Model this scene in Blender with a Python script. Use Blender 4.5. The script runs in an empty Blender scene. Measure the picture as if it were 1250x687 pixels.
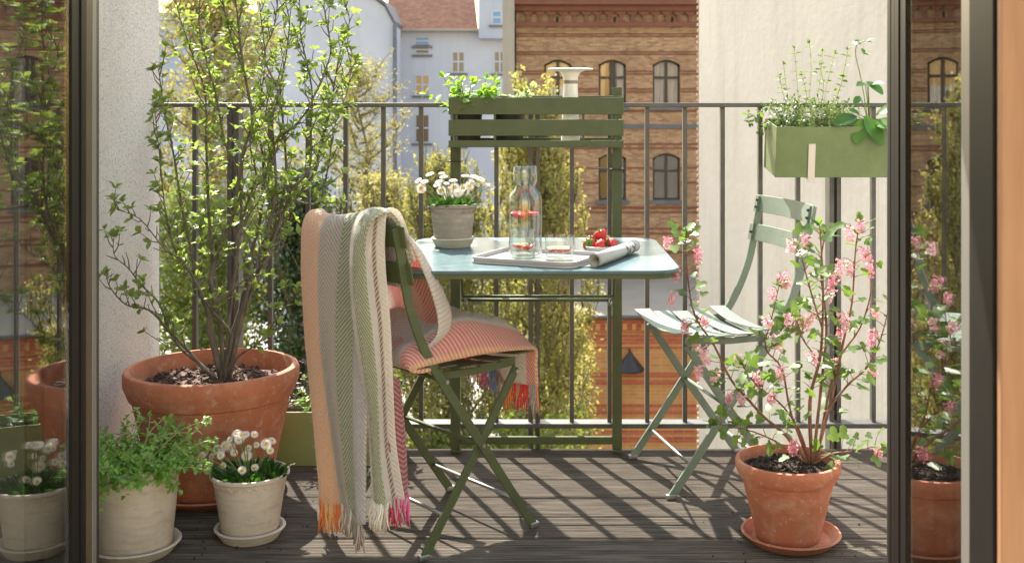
import bpy, math, random
from mathutils import Vector, Matrix, Quaternion
import numpy as np
rnd = random.Random(7)
R = math.radians
scene = bpy.context.scene
COL = scene.collection

# ------------------------------------------------------------------ camera, world, sun
F_PX, VX, HOR, EYE = 1375.0, 658.0, 130.0, 1.1      # focal length and vanishing point in photo pixels, eye height
cam_d = bpy.data.cameras.new('camera'); cam = bpy.data.objects.new('camera', cam_d); COL.objects.link(cam)
cam.location = (0, 0, EYE); cam.rotation_euler = (R(90), 0, 0)
cam_d.sensor_width = 36; cam_d.lens = F_PX / 1250 * 36
cam_d.shift_x = -(VX - 625) / 1250; cam_d.shift_y = -(343.5 - HOR) / 1250
cam_d.clip_end = 3000; cam_d.clip_start = 0.02
cam_d.dof.use_dof = True; cam_d.dof.focus_distance = 3.0; cam_d.dof.aperture_fstop = 8.0
scene.camera = cam
SUN_EL, SUN_AZ = 48.0, -23.0                         # azimuth clockwise from +Y
world = bpy.data.worlds.new('World'); scene.world = world; world.use_nodes = True
wn = world.node_tree.nodes; wl = world.node_tree.links
sky = wn.new('ShaderNodeTexSky'); sky.sky_type = 'NISHITA'; sky.sun_disc = False
sky.sun_elevation = R(SUN_EL); sky.sun_rotation = R(SUN_AZ % 360); sky.air_density = 2.6; sky.dust_density = 0.7; sky.ozone_density = 0.0
bg = wn['Background']; bg.inputs[1].default_value = 0.15
wb_ = wn.new('ShaderNodeMix'); wb_.data_type = 'RGBA'; wb_.blend_type = 'MULTIPLY'; wb_.inputs[0].default_value = 1.0
wb_.inputs[7].default_value = (1.06, .965, .985, 1)          # daylight white balance of the photograph
wl.new(sky.outputs[0], wb_.inputs[6]); wl.new(wb_.outputs[2], bg.inputs[0])
sd = Vector((math.sin(R(SUN_AZ)) * math.cos(R(SUN_EL)), math.cos(R(SUN_AZ)) * math.cos(R(SUN_EL)), math.sin(R(SUN_EL))))
sun_d = bpy.data.lights.new('sun', 'SUN'); sun_d.energy = 4.9; sun_d.angle = R(0.53); sun_d.color = (1.0, 0.94, 0.84)
sun = bpy.data.objects.new('sun', sun_d); COL.objects.link(sun); sun.location = (-20, 40, 50)
sun.rotation_mode = 'QUATERNION'; sun.rotation_quaternion = sd.to_track_quat('Z', 'Y')
scene.view_settings.view_transform = 'Standard'; scene.view_settings.look = 'None'
scene.view_settings.exposure = 1.65; scene.view_settings.gamma = 1.0; scene.view_settings.use_curve_mapping = False
scene.cycles.max_bounces = 14; scene.cycles.transparent_max_bounces = 32; scene.cycles.transmission_bounces = 12
scene.cycles.sample_clamp_indirect = 6.0
scene.cycles.use_denoising = True

def W(px, py, d): return Vector(((px - VX) * d / F_PX, d, EYE - (py - HOR) * d / F_PX))

# ------------------------------------------------------------------ materials
def srgb(r, g, b):
    f = lambda c: (c / 255 / 12.92) if c <= 10 else ((c / 255 + .055) / 1.055) ** 2.4
    return (f(r), f(g), f(b), 1)
class NT:
    def __init__(s, name):
        s.m = bpy.data.materials.new(name); s.m.use_nodes = True
        s.n = s.m.node_tree.nodes; s.l = s.m.node_tree.links
        s.b = s.n['Principled BSDF']; s.out = s.n['Material Output']
    def add(s, t, **kw):
        x = s.n.new(t)
        for k, v in kw.items(): setattr(x, k, v)
        return x
    def link(s, a, b): s.l.new(a, b)
    def math(s, op, a, b=None, c=None):
        x = s.add('ShaderNodeMath', operation=op)
        for i, v in enumerate((a, b, c)):
            if v is None: continue
            if isinstance(v, (int, float)): x.inputs[i].default_value = v
            else: s.link(v, x.inputs[i])
        return x.outputs[0]
    def noise(s, vec, scale, detail=4, rough=.55):
        x = s.add('ShaderNodeTexNoise'); x.inputs['Scale'].default_value = scale
        x.inputs['Detail'].default_value = detail; x.inputs['Roughness'].default_value = rough
        if vec is not None: s.link(vec, x.inputs['Vector'])
        return x.outputs['Fac']
    def ramp(s, fac, stops, interp='LINEAR'):
        x = s.add('ShaderNodeValToRGB'); x.color_ramp.interpolation = interp
        e = x.color_ramp.elements
        while len(e) > 1: e.remove(e[-1])
        e[0].position, e[0].color = stops[0]
        for p, c in stops[1:]:
            k = e.new(p); k.color = c
        s.link(fac, x.inputs[0]); return x.outputs[0]
    def mix(s, fac, a, b, mode='MIX'):
        x = s.add('ShaderNodeMix', data_type='RGBA', blend_type=mode)
        for i, v in ((0, fac), (6, a), (7, b)):
            if isinstance(v, (int, float)): x.inputs[i].default_value = v
            elif isinstance(v, tuple): x.inputs[i].default_value = v
            else: s.link(v, x.inputs[i])
        return x.outputs[2]
    def bump(s, h, strength, dist):
        x = s.add('ShaderNodeBump'); x.inputs['Strength'].default_value = strength; x.inputs['Distance'].default_value = dist
        s.link(h, x.inputs['Height']); s.link(x.outputs[0], s.b.inputs['Normal']); return x.outputs[0]
    def objc(s): return s.add('ShaderNodeTexCoord').outputs['Object']
    def pos(s): return s.add('ShaderNodeNewGeometry').outputs['Position']
    def scaled(s, vec, sc):
        x = s.add('ShaderNodeMapping'); x.inputs['Scale'].default_value = sc; s.link(vec, x.inputs[0]); return x.outputs[0]

def pmat(name, c1, c2, scale=6, rough=.6, bump=0, bscale=60, bdist=.002, metallic=0, spec=.5, stretch=None, world_pos=False, contrast=(.3, .7), coat=0):
    t = NT(name); v = t.pos() if world_pos else t.objc()
    if stretch: v = t.scaled(v, stretch)
    c = t.ramp(t.noise(v, scale, 6, .6), [(contrast[0], c1), (contrast[1], c2)])
    t.link(c, t.b.inputs['Base Color']); t.b.inputs['Roughness'].default_value = rough
    t.b.inputs['Metallic'].default_value = metallic; t.b.inputs['Specular IOR Level'].default_value = spec
    t.b.inputs['Coat Weight'].default_value = coat
    if bump: t.bump(t.noise(v, bscale, 5), bump, bdist)
    return t.m
def leafmat(name, c1, c2, trans=.45, rough=.45, scale=25, tcol=None):
    t = NT(name); v = t.pos()
    oi = t.add('ShaderNodeObjectInfo').outputs['Random']
    fac = t.math('ADD', t.math('MULTIPLY', t.noise(v, scale, 3), .8), t.math('MULTIPLY', oi, .4))
    c = t.ramp(fac, [(.3, c1), (.85, c2)])
    t.link(c, t.b.inputs['Base Color']); t.b.inputs['Roughness'].default_value = rough
    tr = t.add('ShaderNodeBsdfTranslucent')
    t.link(t.mix(1.0, c, tcol or (1.5, 1.5, .7, 1), 'MULTIPLY'), tr.inputs[0])
    mx = t.add('ShaderNodeMixShader'); mx.inputs[0].default_value = trans
    t.link(t.b.outputs[0], mx.inputs[1]); t.link(tr.outputs[0], mx.inputs[2]); t.link(mx.outputs[0], t.out.inputs[0])
    return t.m
def flat(name, c, rough=.5, metallic=0, spec=.5):
    t = NT(name); t.b.inputs['Base Color'].default_value = c; t.b.inputs['Roughness'].default_value = rough
    t.b.inputs['Metallic'].default_value = metallic; t.b.inputs['Specular IOR Level'].default_value = spec
    return t.m

M = {}
def paintmat(name, base, rough=.45, spec=.3, dust=.5):
    t = NT(name); v = t.pos(); c1 = tuple(base) + (1,)
    c = t.ramp(t.noise(v, 9, 5, .6), [(.3, tuple(x * .88 for x in base) + (1,)), (.7, tuple(x * 1.1 for x in base) + (1,))])
    up = t.add('ShaderNodeSeparateXYZ'); t.link(t.add('ShaderNodeNewGeometry').outputs['Normal'], up.inputs[0])
    d = t.math('MULTIPLY', t.ramp(t.noise(v, 38, 5, .7), [(.45, (0, 0, 0, 1)), (.75, (1, 1, 1, 1))]), t.math('ADD', t.math('MULTIPLY', t.math('MAXIMUM', up.outputs[2], 0.0), dust * .5), dust * .3))
    c = t.mix(d, c, tuple(min(1, x * 1.5 + .08) for x in base) + (1,))
    chip = t.ramp(t.noise(v, 170, 3, .6), [(.735, (0, 0, 0, 1)), (.76, (1, 1, 1, 1))])
    c = t.mix(t.math('MULTIPLY', chip, .75), c, (.07, .05, .04, 1))
    t.link(c, t.b.inputs['Base Color']); t.b.inputs['Specular IOR Level'].default_value = spec
    t.link(t.math('ADD', t.math('MULTIPLY', d, .4), rough), t.b.inputs['Roughness'])
    t.bump(t.noise(v, 260, 3), .12, .0006); return t.m
M['green'] = paintmat('green_paint', (.076, .094, .043), .45, .3, .35)
M['green_far'] = paintmat('sage_paint', (.155, .20, .155), .48, .3, .4)
M['box_green'] = paintmat('box_green_paint', (.14, .185, .075), .45, .3, .45)
M['table'] = paintmat('table_paint', (.088, .142, .150), .3, .18, .35)
M['rail'] = pmat('railing_steel', (.075, .073, .068, 1), (.115, .112, .104, 1), 14, .42, .2, 120, .0008, metallic=.35)
M['steel'] = flat('bare_steel', (.32, .32, .30, 1), .42, .8)
M['black'] = flat('black_plastic', (.012, .012, .012, 1), .45)
M['dark_frame'] = pmat('dark_frame_paint', (.006, .005, .0045, 1), (.010, .008, .007, 1), 20, .5, .1, 200, .0005, spec=.12)
M['bronze'] = pmat('bronze_profile', (.065, .046, .027, 1), (.09, .066, .04, 1), 12, .45, .1, 100, .0005, spec=.2)
M['alu'] = flat('aluminium_strip', (.24, .23, .21, 1), .45, .6)
M['wood'] = pmat('frame_wood', (.27, .13, .063, 1), (.34, .18, .09, 1), 5, .5, .2, 60, .0008, stretch=(12, 12, 1))
def roughplaster():
    t = NT('rough_plaster'); v = t.objc()
    n1 = t.noise(v, 2.5, 5, .6); n2 = t.noise(v, 130, 4, .7); n3 = t.noise(t.scaled(v, (1, 1, .2)), 5, 4)
    c = t.ramp(n1, [(.3, (.74, .69, .66, 1)), (.7, (.84, .79, .76, 1))])
    c = t.mix(t.ramp(n2, [(.30, (.75, .75, .75, 1)), (.48, (0, 0, 0, 1))]), c, (.36, .31, .27, 1))
    c = t.mix(t.ramp(n3, [(.55, (0, 0, 0, 1)), (.8, (.35, .35, .35, 1))]), c, (.62, .56, .52, 1))
    t.link(c, t.b.inputs['Base Color']); t.b.inputs['Roughness'].default_value = .95
    t.bump(n2, 1.0, .012); return t.m
M['plaster'] = roughplaster()
M['dark_backing'] = pmat('dark_backing_paint', (.045, .042, .038, 1), (.06, .056, .05, 1), 2, .9, .1, 80, .001)  # for the added dark slabs behind the door glass
M['roomfloor'] = pmat('room_floor_oak', (.42, .31, .21, 1), (.52, .40, .28, 1), 3, .5, .1, 60, .001, stretch=(1, 12, 1))
M['slab'] = pmat('concrete', (.25, .24, .23, 1), (.33, .32, .30, 1), 3, .9, .4, 60, .003)
M['soil'] = pmat('dark_soil', (.018, .012, .008, 1), (.06, .038, .024, 1), 90, .95, 1, 120, .008)
M['bark_mulch'] = pmat('bark_mulch', (.05, .028, .02, 1), (.16, .09, .06, 1), 70, .9, 1, 100, .006)
M['cream_ceramic'] = pmat('white_ceramic', (.52, .50, .47, 1), (.56, .54, .51, 1), 10, .3, 0)
M['tray'] = flat('tray_enamel', (.42, .40, .39, 1), .35, 0, .3)
M['lamp'] = flat('lamp_white', (.80, .78, .73, 1), .4)

def terracotta():
    t = NT('terracotta'); v = t.objc()
    n1 = t.noise(v, 7, 6, .62); n2 = t.noise(t.scaled(v, (1, 1, 1.3)), 13, 6, .7); n3 = t.noise(v, 130, 3)
    c = t.ramp(n1, [(.25, (.37, .115, .060, 1)), (.55, (.50, .175, .092, 1)), (.8, (.56, .25, .145, 1))])
    c = t.mix(t.ramp(n2, [(.50, (0, 0, 0, 1)), (.74, (.6, .6, .6, 1))]), c, (.62, .40, .28, 1))
    c = t.mix(t.ramp(t.noise(v, 3, 4), [(.5, (0, 0, 0, 1)), (.72, (.7, .7, .7, 1))]), c, (.24, .085, .045, 1))
    c = t.mix(t.ramp(t.noise(v, 45, 5, .7), [(.56, (0, 0, 0, 1)), (.72, (.5, .5, .5, 1))]), c, (.66, .50, .40, 1))
    t.link(c, t.b.inputs['Base Color']); t.b.inputs['Roughness'].default_value = .82
    t.bump(t.math('ADD', n3, t.math('MULTIPLY', n2, 1.5)), .35, .002); return t.m
M['terra'] = terracotta()
def greypot(name, a, b, stain):
    t = NT(name); v = t.objc()
    n1 = t.noise(v, 9, 6, .65); n2 = t.noise(t.scaled(v, (1, 1, 5)), 14, 5, .6); n3 = t.noise(v, 160, 3)
    c = t.ramp(n1, [(.3, a), (.7, b)])
    c = t.mix(t.ramp(n2, [(.5, (0, 0, 0, 1)), (.72, (.7, .7, .7, 1))]), c, stain)
    c = t.mix(t.ramp(t.noise(v, 60, 5, .75), [(.55, (0, 0, 0, 1)), (.70, (.55, .55, .55, 1))]), c, stain)
    c = t.mix(t.ramp(t.noise(v, 5, 4, .6), [(.52, (0, 0, 0, 1)), (.75, (.6, .6, .6, 1))]), c, tuple(x * .72 for x in stain[:3]) + (1,))
    t.link(c, t.b.inputs['Base Color']); t.b.inputs['Roughness'].default_value = .85
    t.bump(t.math('ADD', n3, n2), .3, .0015); return t.m
M['whitepot'] = greypot('whitewashed_clay', (.58, .50, .42, 1), (.70, .62, .53, 1), (.46, .37, .29, 1))
M['greyclay'] = greypot('weathered_grey_clay', (.25, .21, .165, 1), (.36, .31, .25, 1), (.48, .43, .36, 1))
M['greysaucer'] = greypot('pale_clay_saucer', (.42, .41, .32, 1), (.54, .52, .42, 1), (.38, .34, .26, 1))

def deckmat():
    t = NT('weathered_decking'); v = t.objc()
    oi = t.add('ShaderNodeObjectInfo').outputs['Random']
    ad = t.add('ShaderNodeVectorMath', operation='ADD'); t.link(v, ad.inputs[0])
    cb = t.add('ShaderNodeCombineXYZ'); t.link(t.math('MULTIPLY', oi, 37.0), cb.inputs[0]); t.link(cb.outputs[0], ad.inputs[1]); v = ad.outputs[0]
    n1 = t.noise(t.scaled(v, (1.2, 26, 10)), 4, 6, .65); n2 = t.noise(v, 3.2, 5, .6); n3 = t.noise(t.scaled(v, (14, 160, 60)), 2, 3)
    c = t.ramp(n1, [(.28, (.036, .028, .021, 1)), (.46, (.094, .076, .060, 1)), (.70, (.20, .168, .136, 1))])
    c = t.mix(t.ramp(n2, [(.52, (0, 0, 0, 1)), (.75, (.55, .55, .55, 1))]), c, (.165, .143, .118, 1))
    c = t.mix(t.math('MULTIPLY', oi, .35), c, (.032, .026, .021, 1))
    t.link(c, t.b.inputs['Base Color']); t.b.inputs['Roughness'].default_value = .85; t.b.inputs['Specular IOR Level'].default_value = .12
    t.bump(n3, .5, .002); return t.m
M['deck'] = deckmat()

def barkmat(name, a, b):
    t = NT(name); v = t.objc()
    n = t.noise(t.scaled(v, (1, 1, .35)), 60, 5, .65)
    t.link(t.ramp(n, [(.3, a), (.7, b)]), t.b.inputs['Base Color']); t.b.inputs['Roughness'].default_value = .85
    t.bump(n, .6, .002); return t.m
M['bark'] = barkmat('shrub_bark', (.060, .052, .040, 1), (.20, .175, .135, 1))
M['redbark'] = barkmat('currant_bark', (.10, .045, .028, 1), (.26, .13, .08, 1))
M['stem'] = flat('green_stem', (.16, .22, .06, 1), .5)
M['reedstem'] = flat('pale_stem', (.33, .36, .16, 1), .5)
M['leaf_bush'] = leafmat('shrub_leaf', (.12, .175, .042, 1), (.30, .38, .12, 1), .5, tcol=(1.35, 1.35, .7, 1))
M['leaf_dark'] = leafmat('daisy_leaf', (.025, .075, .012, 1), (.06, .14, .025, 1), .35)
M['leaf_herb'] = leafmat('herb_leaf', (.18, .33, .06, 1), (.34, .52, .14, 1), .4)
M['leaf_mint'] = leafmat('mint_leaf', (.12, .25, .03, 1), (.24, .38, .06, 1), .5)
M['leaf_pale'] = leafmat('pale_leaf', (.25, .33, .17, 1), (.42, .48, .33, 1), .4)
M['leaf_thyme'] = leafmat('thyme_leaf', (.07, .13, .030, 1), (.18, .25, .075, 1), .4)
M['leaf_berry'] = leafmat('strawberry_leaf', (.045, .14, .018, 1), (.10, .23, .03, 1), .4)
M['leaf_currant'] = leafmat('currant_leaf', (.07, .14, .028, 1), (.17, .26, .07, 1), .4)
M['purple'] = leafmat('purple_leaf', (.10, .06, .07, 1), (.26, .20, .22, 1), .3, tcol=(1.1, 1, 1, 1))
M['pink'] = leafmat('pink_petal', (.72, .27, .37, 1), (.92, .72, .75, 1), .35, tcol=(1.1, .9, .9, 1), scale=140)
M['petal'] = leafmat('white_petal', (.80, .77, .74, 1), (.86, .84, .82, 1), .35, tcol=(1, .97, .9, 1))
M['daisy_eye'] = pmat('daisy_centre', (.62, .36, .03, 1), (.75, .52, .08, 1), 200, .8, .6, 500, .001)
M['strawberry'] = pmat('strawberry_skin', (.40, .012, .010, 1), (.55, .03, .016, 1), 60, .3, .6, 180, .001)
M['red_slice'] = flat('berry_slice', (.62, .02, .02, 1), .3)
def glassmat(name, ior, col=(1, 1, 1, 1)):
    t = NT(name); t.b.inputs['Transmission Weight'].default_value = 1; t.b.inputs['Roughness'].default_value = 0
    t.b.inputs['IOR'].default_value = ior; t.b.inputs['Base Color'].default_value = col; return t.m
def panemat(name, ior, rough=.0, tint=(1, 1, 1, 1)):
    t = NT(name); fr = t.add('ShaderNodeFresnel'); bf = t.add('ShaderNodeNewGeometry').outputs['Backfacing']
    t.link(t.math('ADD', t.math('MULTIPLY', bf, 1 / ior - ior), ior), fr.inputs[0])
    tr = t.add('ShaderNodeBsdfTransparent'); tr.inputs[0].default_value = tint
    gl = t.add('ShaderNodeBsdfGlossy'); gl.inputs['Roughness'].default_value = rough
    mx = t.add('ShaderNodeMixShader'); t.link(fr.outputs[0], mx.inputs[0]); t.link(tr.outputs[0], mx.inputs[1]); t.link(gl.outputs[0], mx.inputs[2])
    t.link(mx.outputs[0], t.out.inputs[0]); return t.m
M['glass'] = panemat('clear_glass', 1.75, .0, (.93, .955, .945, 1)); M['water'] = panemat('water', 1.33, .0, (.985, .99, .99, 1))
M['door_glass'] = panemat('door_glass', 3.5, .002, (.9, .93, .91, 1))
M['paper'] = flat('newsprint', (.72, .70, .66, 1), .8)

# ------------------------------------------------------------------ mesh builder
class MB:
    def __init__(s): s.v = []; s.f = []; s.uv = None; s.col = None
    def add(s, vs, fs):
        o = len(s.v); s.v.extend([tuple(p) for p in vs]); s.f.extend([tuple(i + o for i in f) for f in fs]); return s
    def box(s, x0, x1, y0, y1, z0, z1, mat=None):
        vs = [Vector(p) for p in ((x0, y0, z0), (x1, y0, z0), (x1, y1, z0), (x0, y1, z0), (x0, y0, z1), (x1, y0, z1), (x1, y1, z1), (x0, y1, z1))]
        if mat: vs = [mat @ p for p in vs]
        return s.add(vs, [(0, 3, 2, 1), (4, 5, 6, 7), (0, 1, 5, 4), (1, 2, 6, 5), (2, 3, 7, 6), (3, 0, 4, 7)])
    def tube(s, pts, radii, n=6, cap=True):
        pts = [Vector(p) for p in pts]
        if isinstance(radii, (int, float)): radii = [radii] * len(pts)
        up = Vector((0.31, .17, .93)); vs = []; fs = []
        prevx = None
        for i, p in enumerate(pts):
            t = (pts[min(i + 1, len(pts) - 1)] - pts[max(i - 1, 0)])
            if t.length < 1e-9: t = Vector((0, 0, 1))
            t.normalize()
            x = prevx if prevx is not None else t.cross(up)
            x = x - t * x.dot(t)
            if x.length < 1e-4: x = t.orthogonal()
            x.normalize(); prevx = x; y = t.cross(x)
            for k in range(n):
                a = 2 * math.pi * k / n; vs.append(p + (x * math.cos(a) + y * math.sin(a)) * radii[i])
        for i in range(len(pts) - 1):
            for k in range(n):
                a, b = i * n + k, i * n + (k + 1) % n
                fs.append((a, b, b + n, a + n))
        if cap: fs.append(tuple(range(n - 1, -1, -1))); fs.append(tuple(range((len(pts) - 1) * n, len(pts) * n)))
        return s.add(vs, fs)
    def lathe(s, prof, n=40, c=(0, 0, 0), wob=0):
        vs = []; fs = []; c = Vector(c)
        for i, (r, z) in enumerate(prof):
            for k in range(n):
                a = 2 * math.pi * k / n; rr = r * (1 + wob * math.sin(3 * a + i * .3))
                vs.append((c.x + rr * math.cos(a), c.y + rr * math.sin(a), c.z + z))
        for i in range(len(prof) - 1):
            for k in range(n):
                a, b = i * n + k, i * n + (k + 1) % n
                fs.append((a, b, b + n, a + n))
        if prof[0][0] > 1e-6: fs.append(tuple(range(n - 1, -1, -1)))
        if prof[-1][0] > 1e-6: fs.append(tuple(range((len(prof) - 1) * n, len(prof) * n)))
        return s.add(vs, fs)
    def ribbon(s, path, hw, ht, y):      # flat bar along an (x,z) path: hw half width in plane, ht half thickness in y
        vs = []; fs = []; P = [Vector((a, 0, b)) for a, b in path]
        for i, p in enumerate(P):
            t = (P[min(i + 1, len(P) - 1)] - P[max(i - 1, 0)]).normalized(); nrm = Vector((t.z, 0, -t.x))
            for a, b in ((1, 1), (1, -1), (-1, -1), (-1, 1)):
                q = p + nrm * hw * a; vs.append((q.x, y + ht * b, q.z))
        for i in range(len(P) - 1):
            for k in range(4):
                a, b = i * 4 + k, i * 4 + (k + 1) % 4; fs.append((a, a + 4, b + 4, b))
        e = (len(P) - 1) * 4; fs.append((0, 1, 2, 3)); fs.append((e + 3, e + 2, e + 1, e))
        return s.add(vs, fs)
    def extr(s, poly, axis, a, b):       # polygon extruded along an axis ('x','y' or 'z')
        def mk(p, t): return {'x': (t, p[0], p[1]), 'y': (p[0], t, p[1]), 'z': (p[0], p[1], t)}[axis]
        n = len(poly); vs = [mk(p, a) for p in poly] + [mk(p, b) for p in poly]
        fs = [tuple(range(n)), tuple(range(2 * n - 1, n - 1, -1))] + [(i, i + n, (i + 1) % n + n, (i + 1) % n) for i in range(n)]
        return s.add(vs, fs)
    def mesh(s, name, smooth=True):
        me = bpy.data.meshes.new(name); me.from_pydata(s.v, [], s.f)
        if smooth: me.polygons.foreach_set('use_smooth', [True] * len(me.polygons))
        me.update(); return me
    def build(s, name, mat, parent=None, smooth=False, world=True, bevel=0, weld=True):
        if parent is not None and world:
            o = parent
            L = Vector((0, 0, 0))
            while o is not None: L = L + o.location; o = o.parent
            s.v = [(p[0] - L.x, p[1] - L.y, p[2] - L.z) for p in s.v]
        me = s.mesh(name, smooth)
        return mkobj(name, me, mat, parent, bevel, smooth)
def mkobj(name, me, mat, parent=None, bevel=0, smooth=False):
    if mat is not None and not me.materials: me.materials.append(mat)
    o = bpy.data.objects.new(name, me); COL.objects.link(o)
    if parent is not None: o.parent = parent
    if bevel:
        b = o.modifiers.new('bevel', 'BEVEL'); b.width = bevel; b.segments = 2; b.limit_method = 'ANGLE'; b.angle_limit = R(40)
        me.polygons.foreach_set('use_smooth', [True] * len(me.polygons))
        w = o.modifiers.new('wn', 'WEIGHTED_NORMAL'); w.keep_sharp = False
    elif smooth == 'auto':
        me.set_sharp_from_angle(angle=R(35))
    return o
def fixn(o):
    import bmesh
    bm = bmesh.new(); bm.from_mesh(o.data); bmesh.ops.recalc_face_normals(bm, faces=bm.faces); bm.to_mesh(o.data); bm.free(); return o
def tag(o, label, cat, group=None):
    o['label'] = label; o['category'] = cat
    if group: o['group'] = group
    return o
def thing(name, label, cat, loc=(0, 0, 0), rz=0, group=None):
    o = bpy.data.objects.new(name, None); COL.objects.link(o); o.location = loc; o.rotation_euler = (0, 0, rz); o.empty_display_size = .05
    return tag(o, label, cat, group)
def kind(o, k): o['kind'] = k; return o
def boxo(name, mat, parent, dims, bevel=0, world=True, matx=None):
    return MB().box(*dims, mat=matx).build(name, mat, parent, bevel=bevel, world=world)
def smoothpath(pts, sub=4):
    pts = [Vector(p) for p in pts]; out = []
    for i in range(len(pts) - 1):
        p0, p1, p2, p3 = pts[max(i - 1, 0)], pts[i], pts[i + 1], pts[min(i + 2, len(pts) - 1)]
        for k in range(sub):
            t = k / sub
            out.append(.5 * ((2 * p1) + (p2 - p0) * t + (2 * p0 - 5 * p1 + 4 * p2 - p3) * t * t + (3 * p1 - p0 - 3 * p2 + p3) * t ** 3))
    out.append(pts[-1]); return out

# ------------------------------------------------------------------ leaf helpers
def ovate_leaf(w=.5, fold=.12, droop=.12, tip=.0):
    prof = [(0, .03), (.22, w * .62), (.5, w), (.75, w * .72), (1, .02)]
    vs = []; fs = []
    for (x, hw) in prof:
        z = -droop * x * x
        vs += [(x, -hw / 2, z + fold * hw), (x, 0, z), (x, hw / 2, z + fold * hw)]
    for i in range(len(prof) - 1):
        a = i * 3; fs += [(a, a + 3, a + 4, a + 1), (a + 1, a + 4, a + 5, a + 2)]
    m = MB(); m.add(vs, fs); return m
def lobed_leaf(n=3, w=1.0, droop=.15, rough=.1):
    pts = []
    N = 26
    for i in range(N + 1):
        a = -2.6 + 5.2 * i / N
        r = .42 + .20 * math.cos(a * (n + .0) * .95) + (.16 * math.cos(a) if True else 0) + (rough if i % 2 else 0) * .5
        pts.append((.42 + r * math.cos(a) * .9, r * math.sin(a) * w, 0))
    pts = [(0.02, 0, 0)] + pts
    pts = [(x, y, -droop * (x * x) + .10 * abs(y)) for x, y, z in pts]
    c = (.4, 0, -droop * .16)
    m = MB(); k = len(pts); m.add([c] + pts, [(0, i, i + 1) for i in range(1, k)] + [(0, k, 1)]); return m
def leaf_matrix(pos, d, nrm, L, wscale=1.0):
    x = Vector(d).normalized(); z = Vector(nrm) - x * Vector(nrm).dot(x)
    if z.length < 1e-4: z = x.orthogonal()
    z.normalize(); y = z.cross(x)
    return Matrix.Translation(pos) @ Matrix(((x.x, y.x, z.x, 0), (x.y, y.y, z.y, 0), (x.z, y.z, z.z, 0), (0, 0, 0, 1))) @ Matrix.Diagonal((L, L * wscale, L, 1))
def rv(s=1): return Vector((rnd.uniform(-s, s), rnd.uniform(-s, s), rnd.uniform(-s, s)))
def place_leaves(root, name, mats, proto, material, limit=300, stuffname='foliage'):
    me = proto.mesh(name); me.materials.append(material)
    Linv = Matrix.Translation(-root.location)
    mats = list(mats)
    if len(mats) > limit:
        mats.sort(key=lambda m: -(m.to_scale().x / m.translation.y))
    for m in mats[:limit]:
        o = bpy.data.objects.new(name, me); COL.objects.link(o); o.parent = root; o.matrix_basis = Linv @ m
    if len(mats) > limit:
        acc = MB()
        for m in mats[limit:]: acc.add([m @ Vector(p) for p in proto.v], proto.f)
        kind(acc.build(stuffname, material, root, smooth=True), 'stuff')

# ================================================================== THE SETTING
# ---- deck boards
DECK_BACK, PITCH, X0, X1 = 3.627, .1512, -1.240, 1.80
deck = thing('deck', 'grooved grey brown decking boards of the balcony floor', 'deck'); kind(deck, 'structure')
def board_mesh():
    w = PITCH - .005; n = 15; gp = w / n; prof = [(0.0, -.022), (0.0, -.0015), (.0015, 0)]
    for i in range(n):
        y = gp * (i + .5)
        if 0 <= i < n: prof += [(y - .0022, 0), (y - .0014, -.0011), (y + .0014, -.0011), (y + .0022, 0)]
    prof += [(w - .0015, 0), (w, -.0015), (w, -.022)]
    return MB().extr(prof, 'x', X0, X1).mesh('board', False)
bme = board_mesh(); bme.materials.append(M['deck'])
for i in range(7):
    o = bpy.data.objects.new('board', bme); COL.objects.link(o); o.parent = deck; o.location = (rnd.uniform(-.0, .0), DECK_BACK - PITCH * (i + 1) + .005, rnd.uniform(-.0012, .0008))
kind(boxo('balcony_slab', M['slab'], None, (-1.5, 1.9, 2.3, 3.60, -.25, -.032)), 'structure')
kind(boxo('threshold', M['bronze'], None, (-1.0, .80, 2.46, 2.565, -.03, .015)), 'structure')
# ---- the house wall round the doorway and the room behind the camera
kind(boxo('room_floor', M['roomfloor'], None, (-2.6, 2.6, -2.2, 2.45, -.06, .0)), 'structure')
hw = kind(thing('house_wall', 'pale plaster house wall round the open doorway', 'wall'), 'structure')
for d in ((-2.6, -1.03, 2.3, 2.58, -.3, 2.75), (.83, 2.6, 2.3, 2.58, -.3, 2.75), (-1.03, .83, 2.3, 2.58, 2.38, 2.75)):
    boxo('wall_section', M['plaster'], hw, d)
for d in ((-4.2, -1.035, 2.265, 2.2985, 0, 2.75), (.835, 4.2, 2.265, 2.2985, 0, 2.75)):
    boxo('inner_lining', M['dark_backing'], hw, d)  # added dark slab, darkens the view through the door glass behind its reflections

# ---- side wall of the balcony
o = boxo('side_wall', M['plaster'], None, (-1.55, -1.2425, 2.58, 3.69, -.3, 3.2), bevel=.006)
tag(o, 'rough pale plaster side wall at the end of the balcony beside the tall shrub', 'wall')

# ---- railing
rail = thing('balcony_railing', 'dark steel balcony railing with slim upright bars', 'railing', (0, 3.645, 0))
boxo('top_rail', M['rail'], rail, (-1.24, 1.80, 3.618, 3.672, 1.097, 1.111), bevel=.002)
boxo('bottom_rail', M['rail'], rail, (-1.24, 1.80, 3.612, 3.668, .068, .083), bevel=.002)
bar = MB().box(-.0068, .0068, -.011, .011, .083, 1.097).mesh('baluster', False); bar.materials.append(M['rail'])
for i in range(-11, 16):
    x = -.016 + .1218 * i
    if i % 8 == 0:
        for dx in (-.0115, .0115):
            q = boxo('post', M['rail'], rail, (x + dx - .0075, x + dx + .0075, 3.642, 3.700, -.22, 1.097), bevel=.0015)
        continue
    if -1.23 < x < 1.79:
        o = bpy.data.objects.new('baluster', bar); COL.objects.link(o); o.parent = rail; o.location = (x, 0, 0)
for z in (.075, 1.104):
    boxo('side_rail', M['rail'], rail, (1.745, 1.80, 2.58, 3.612, z - .007, z + .007))
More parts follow.
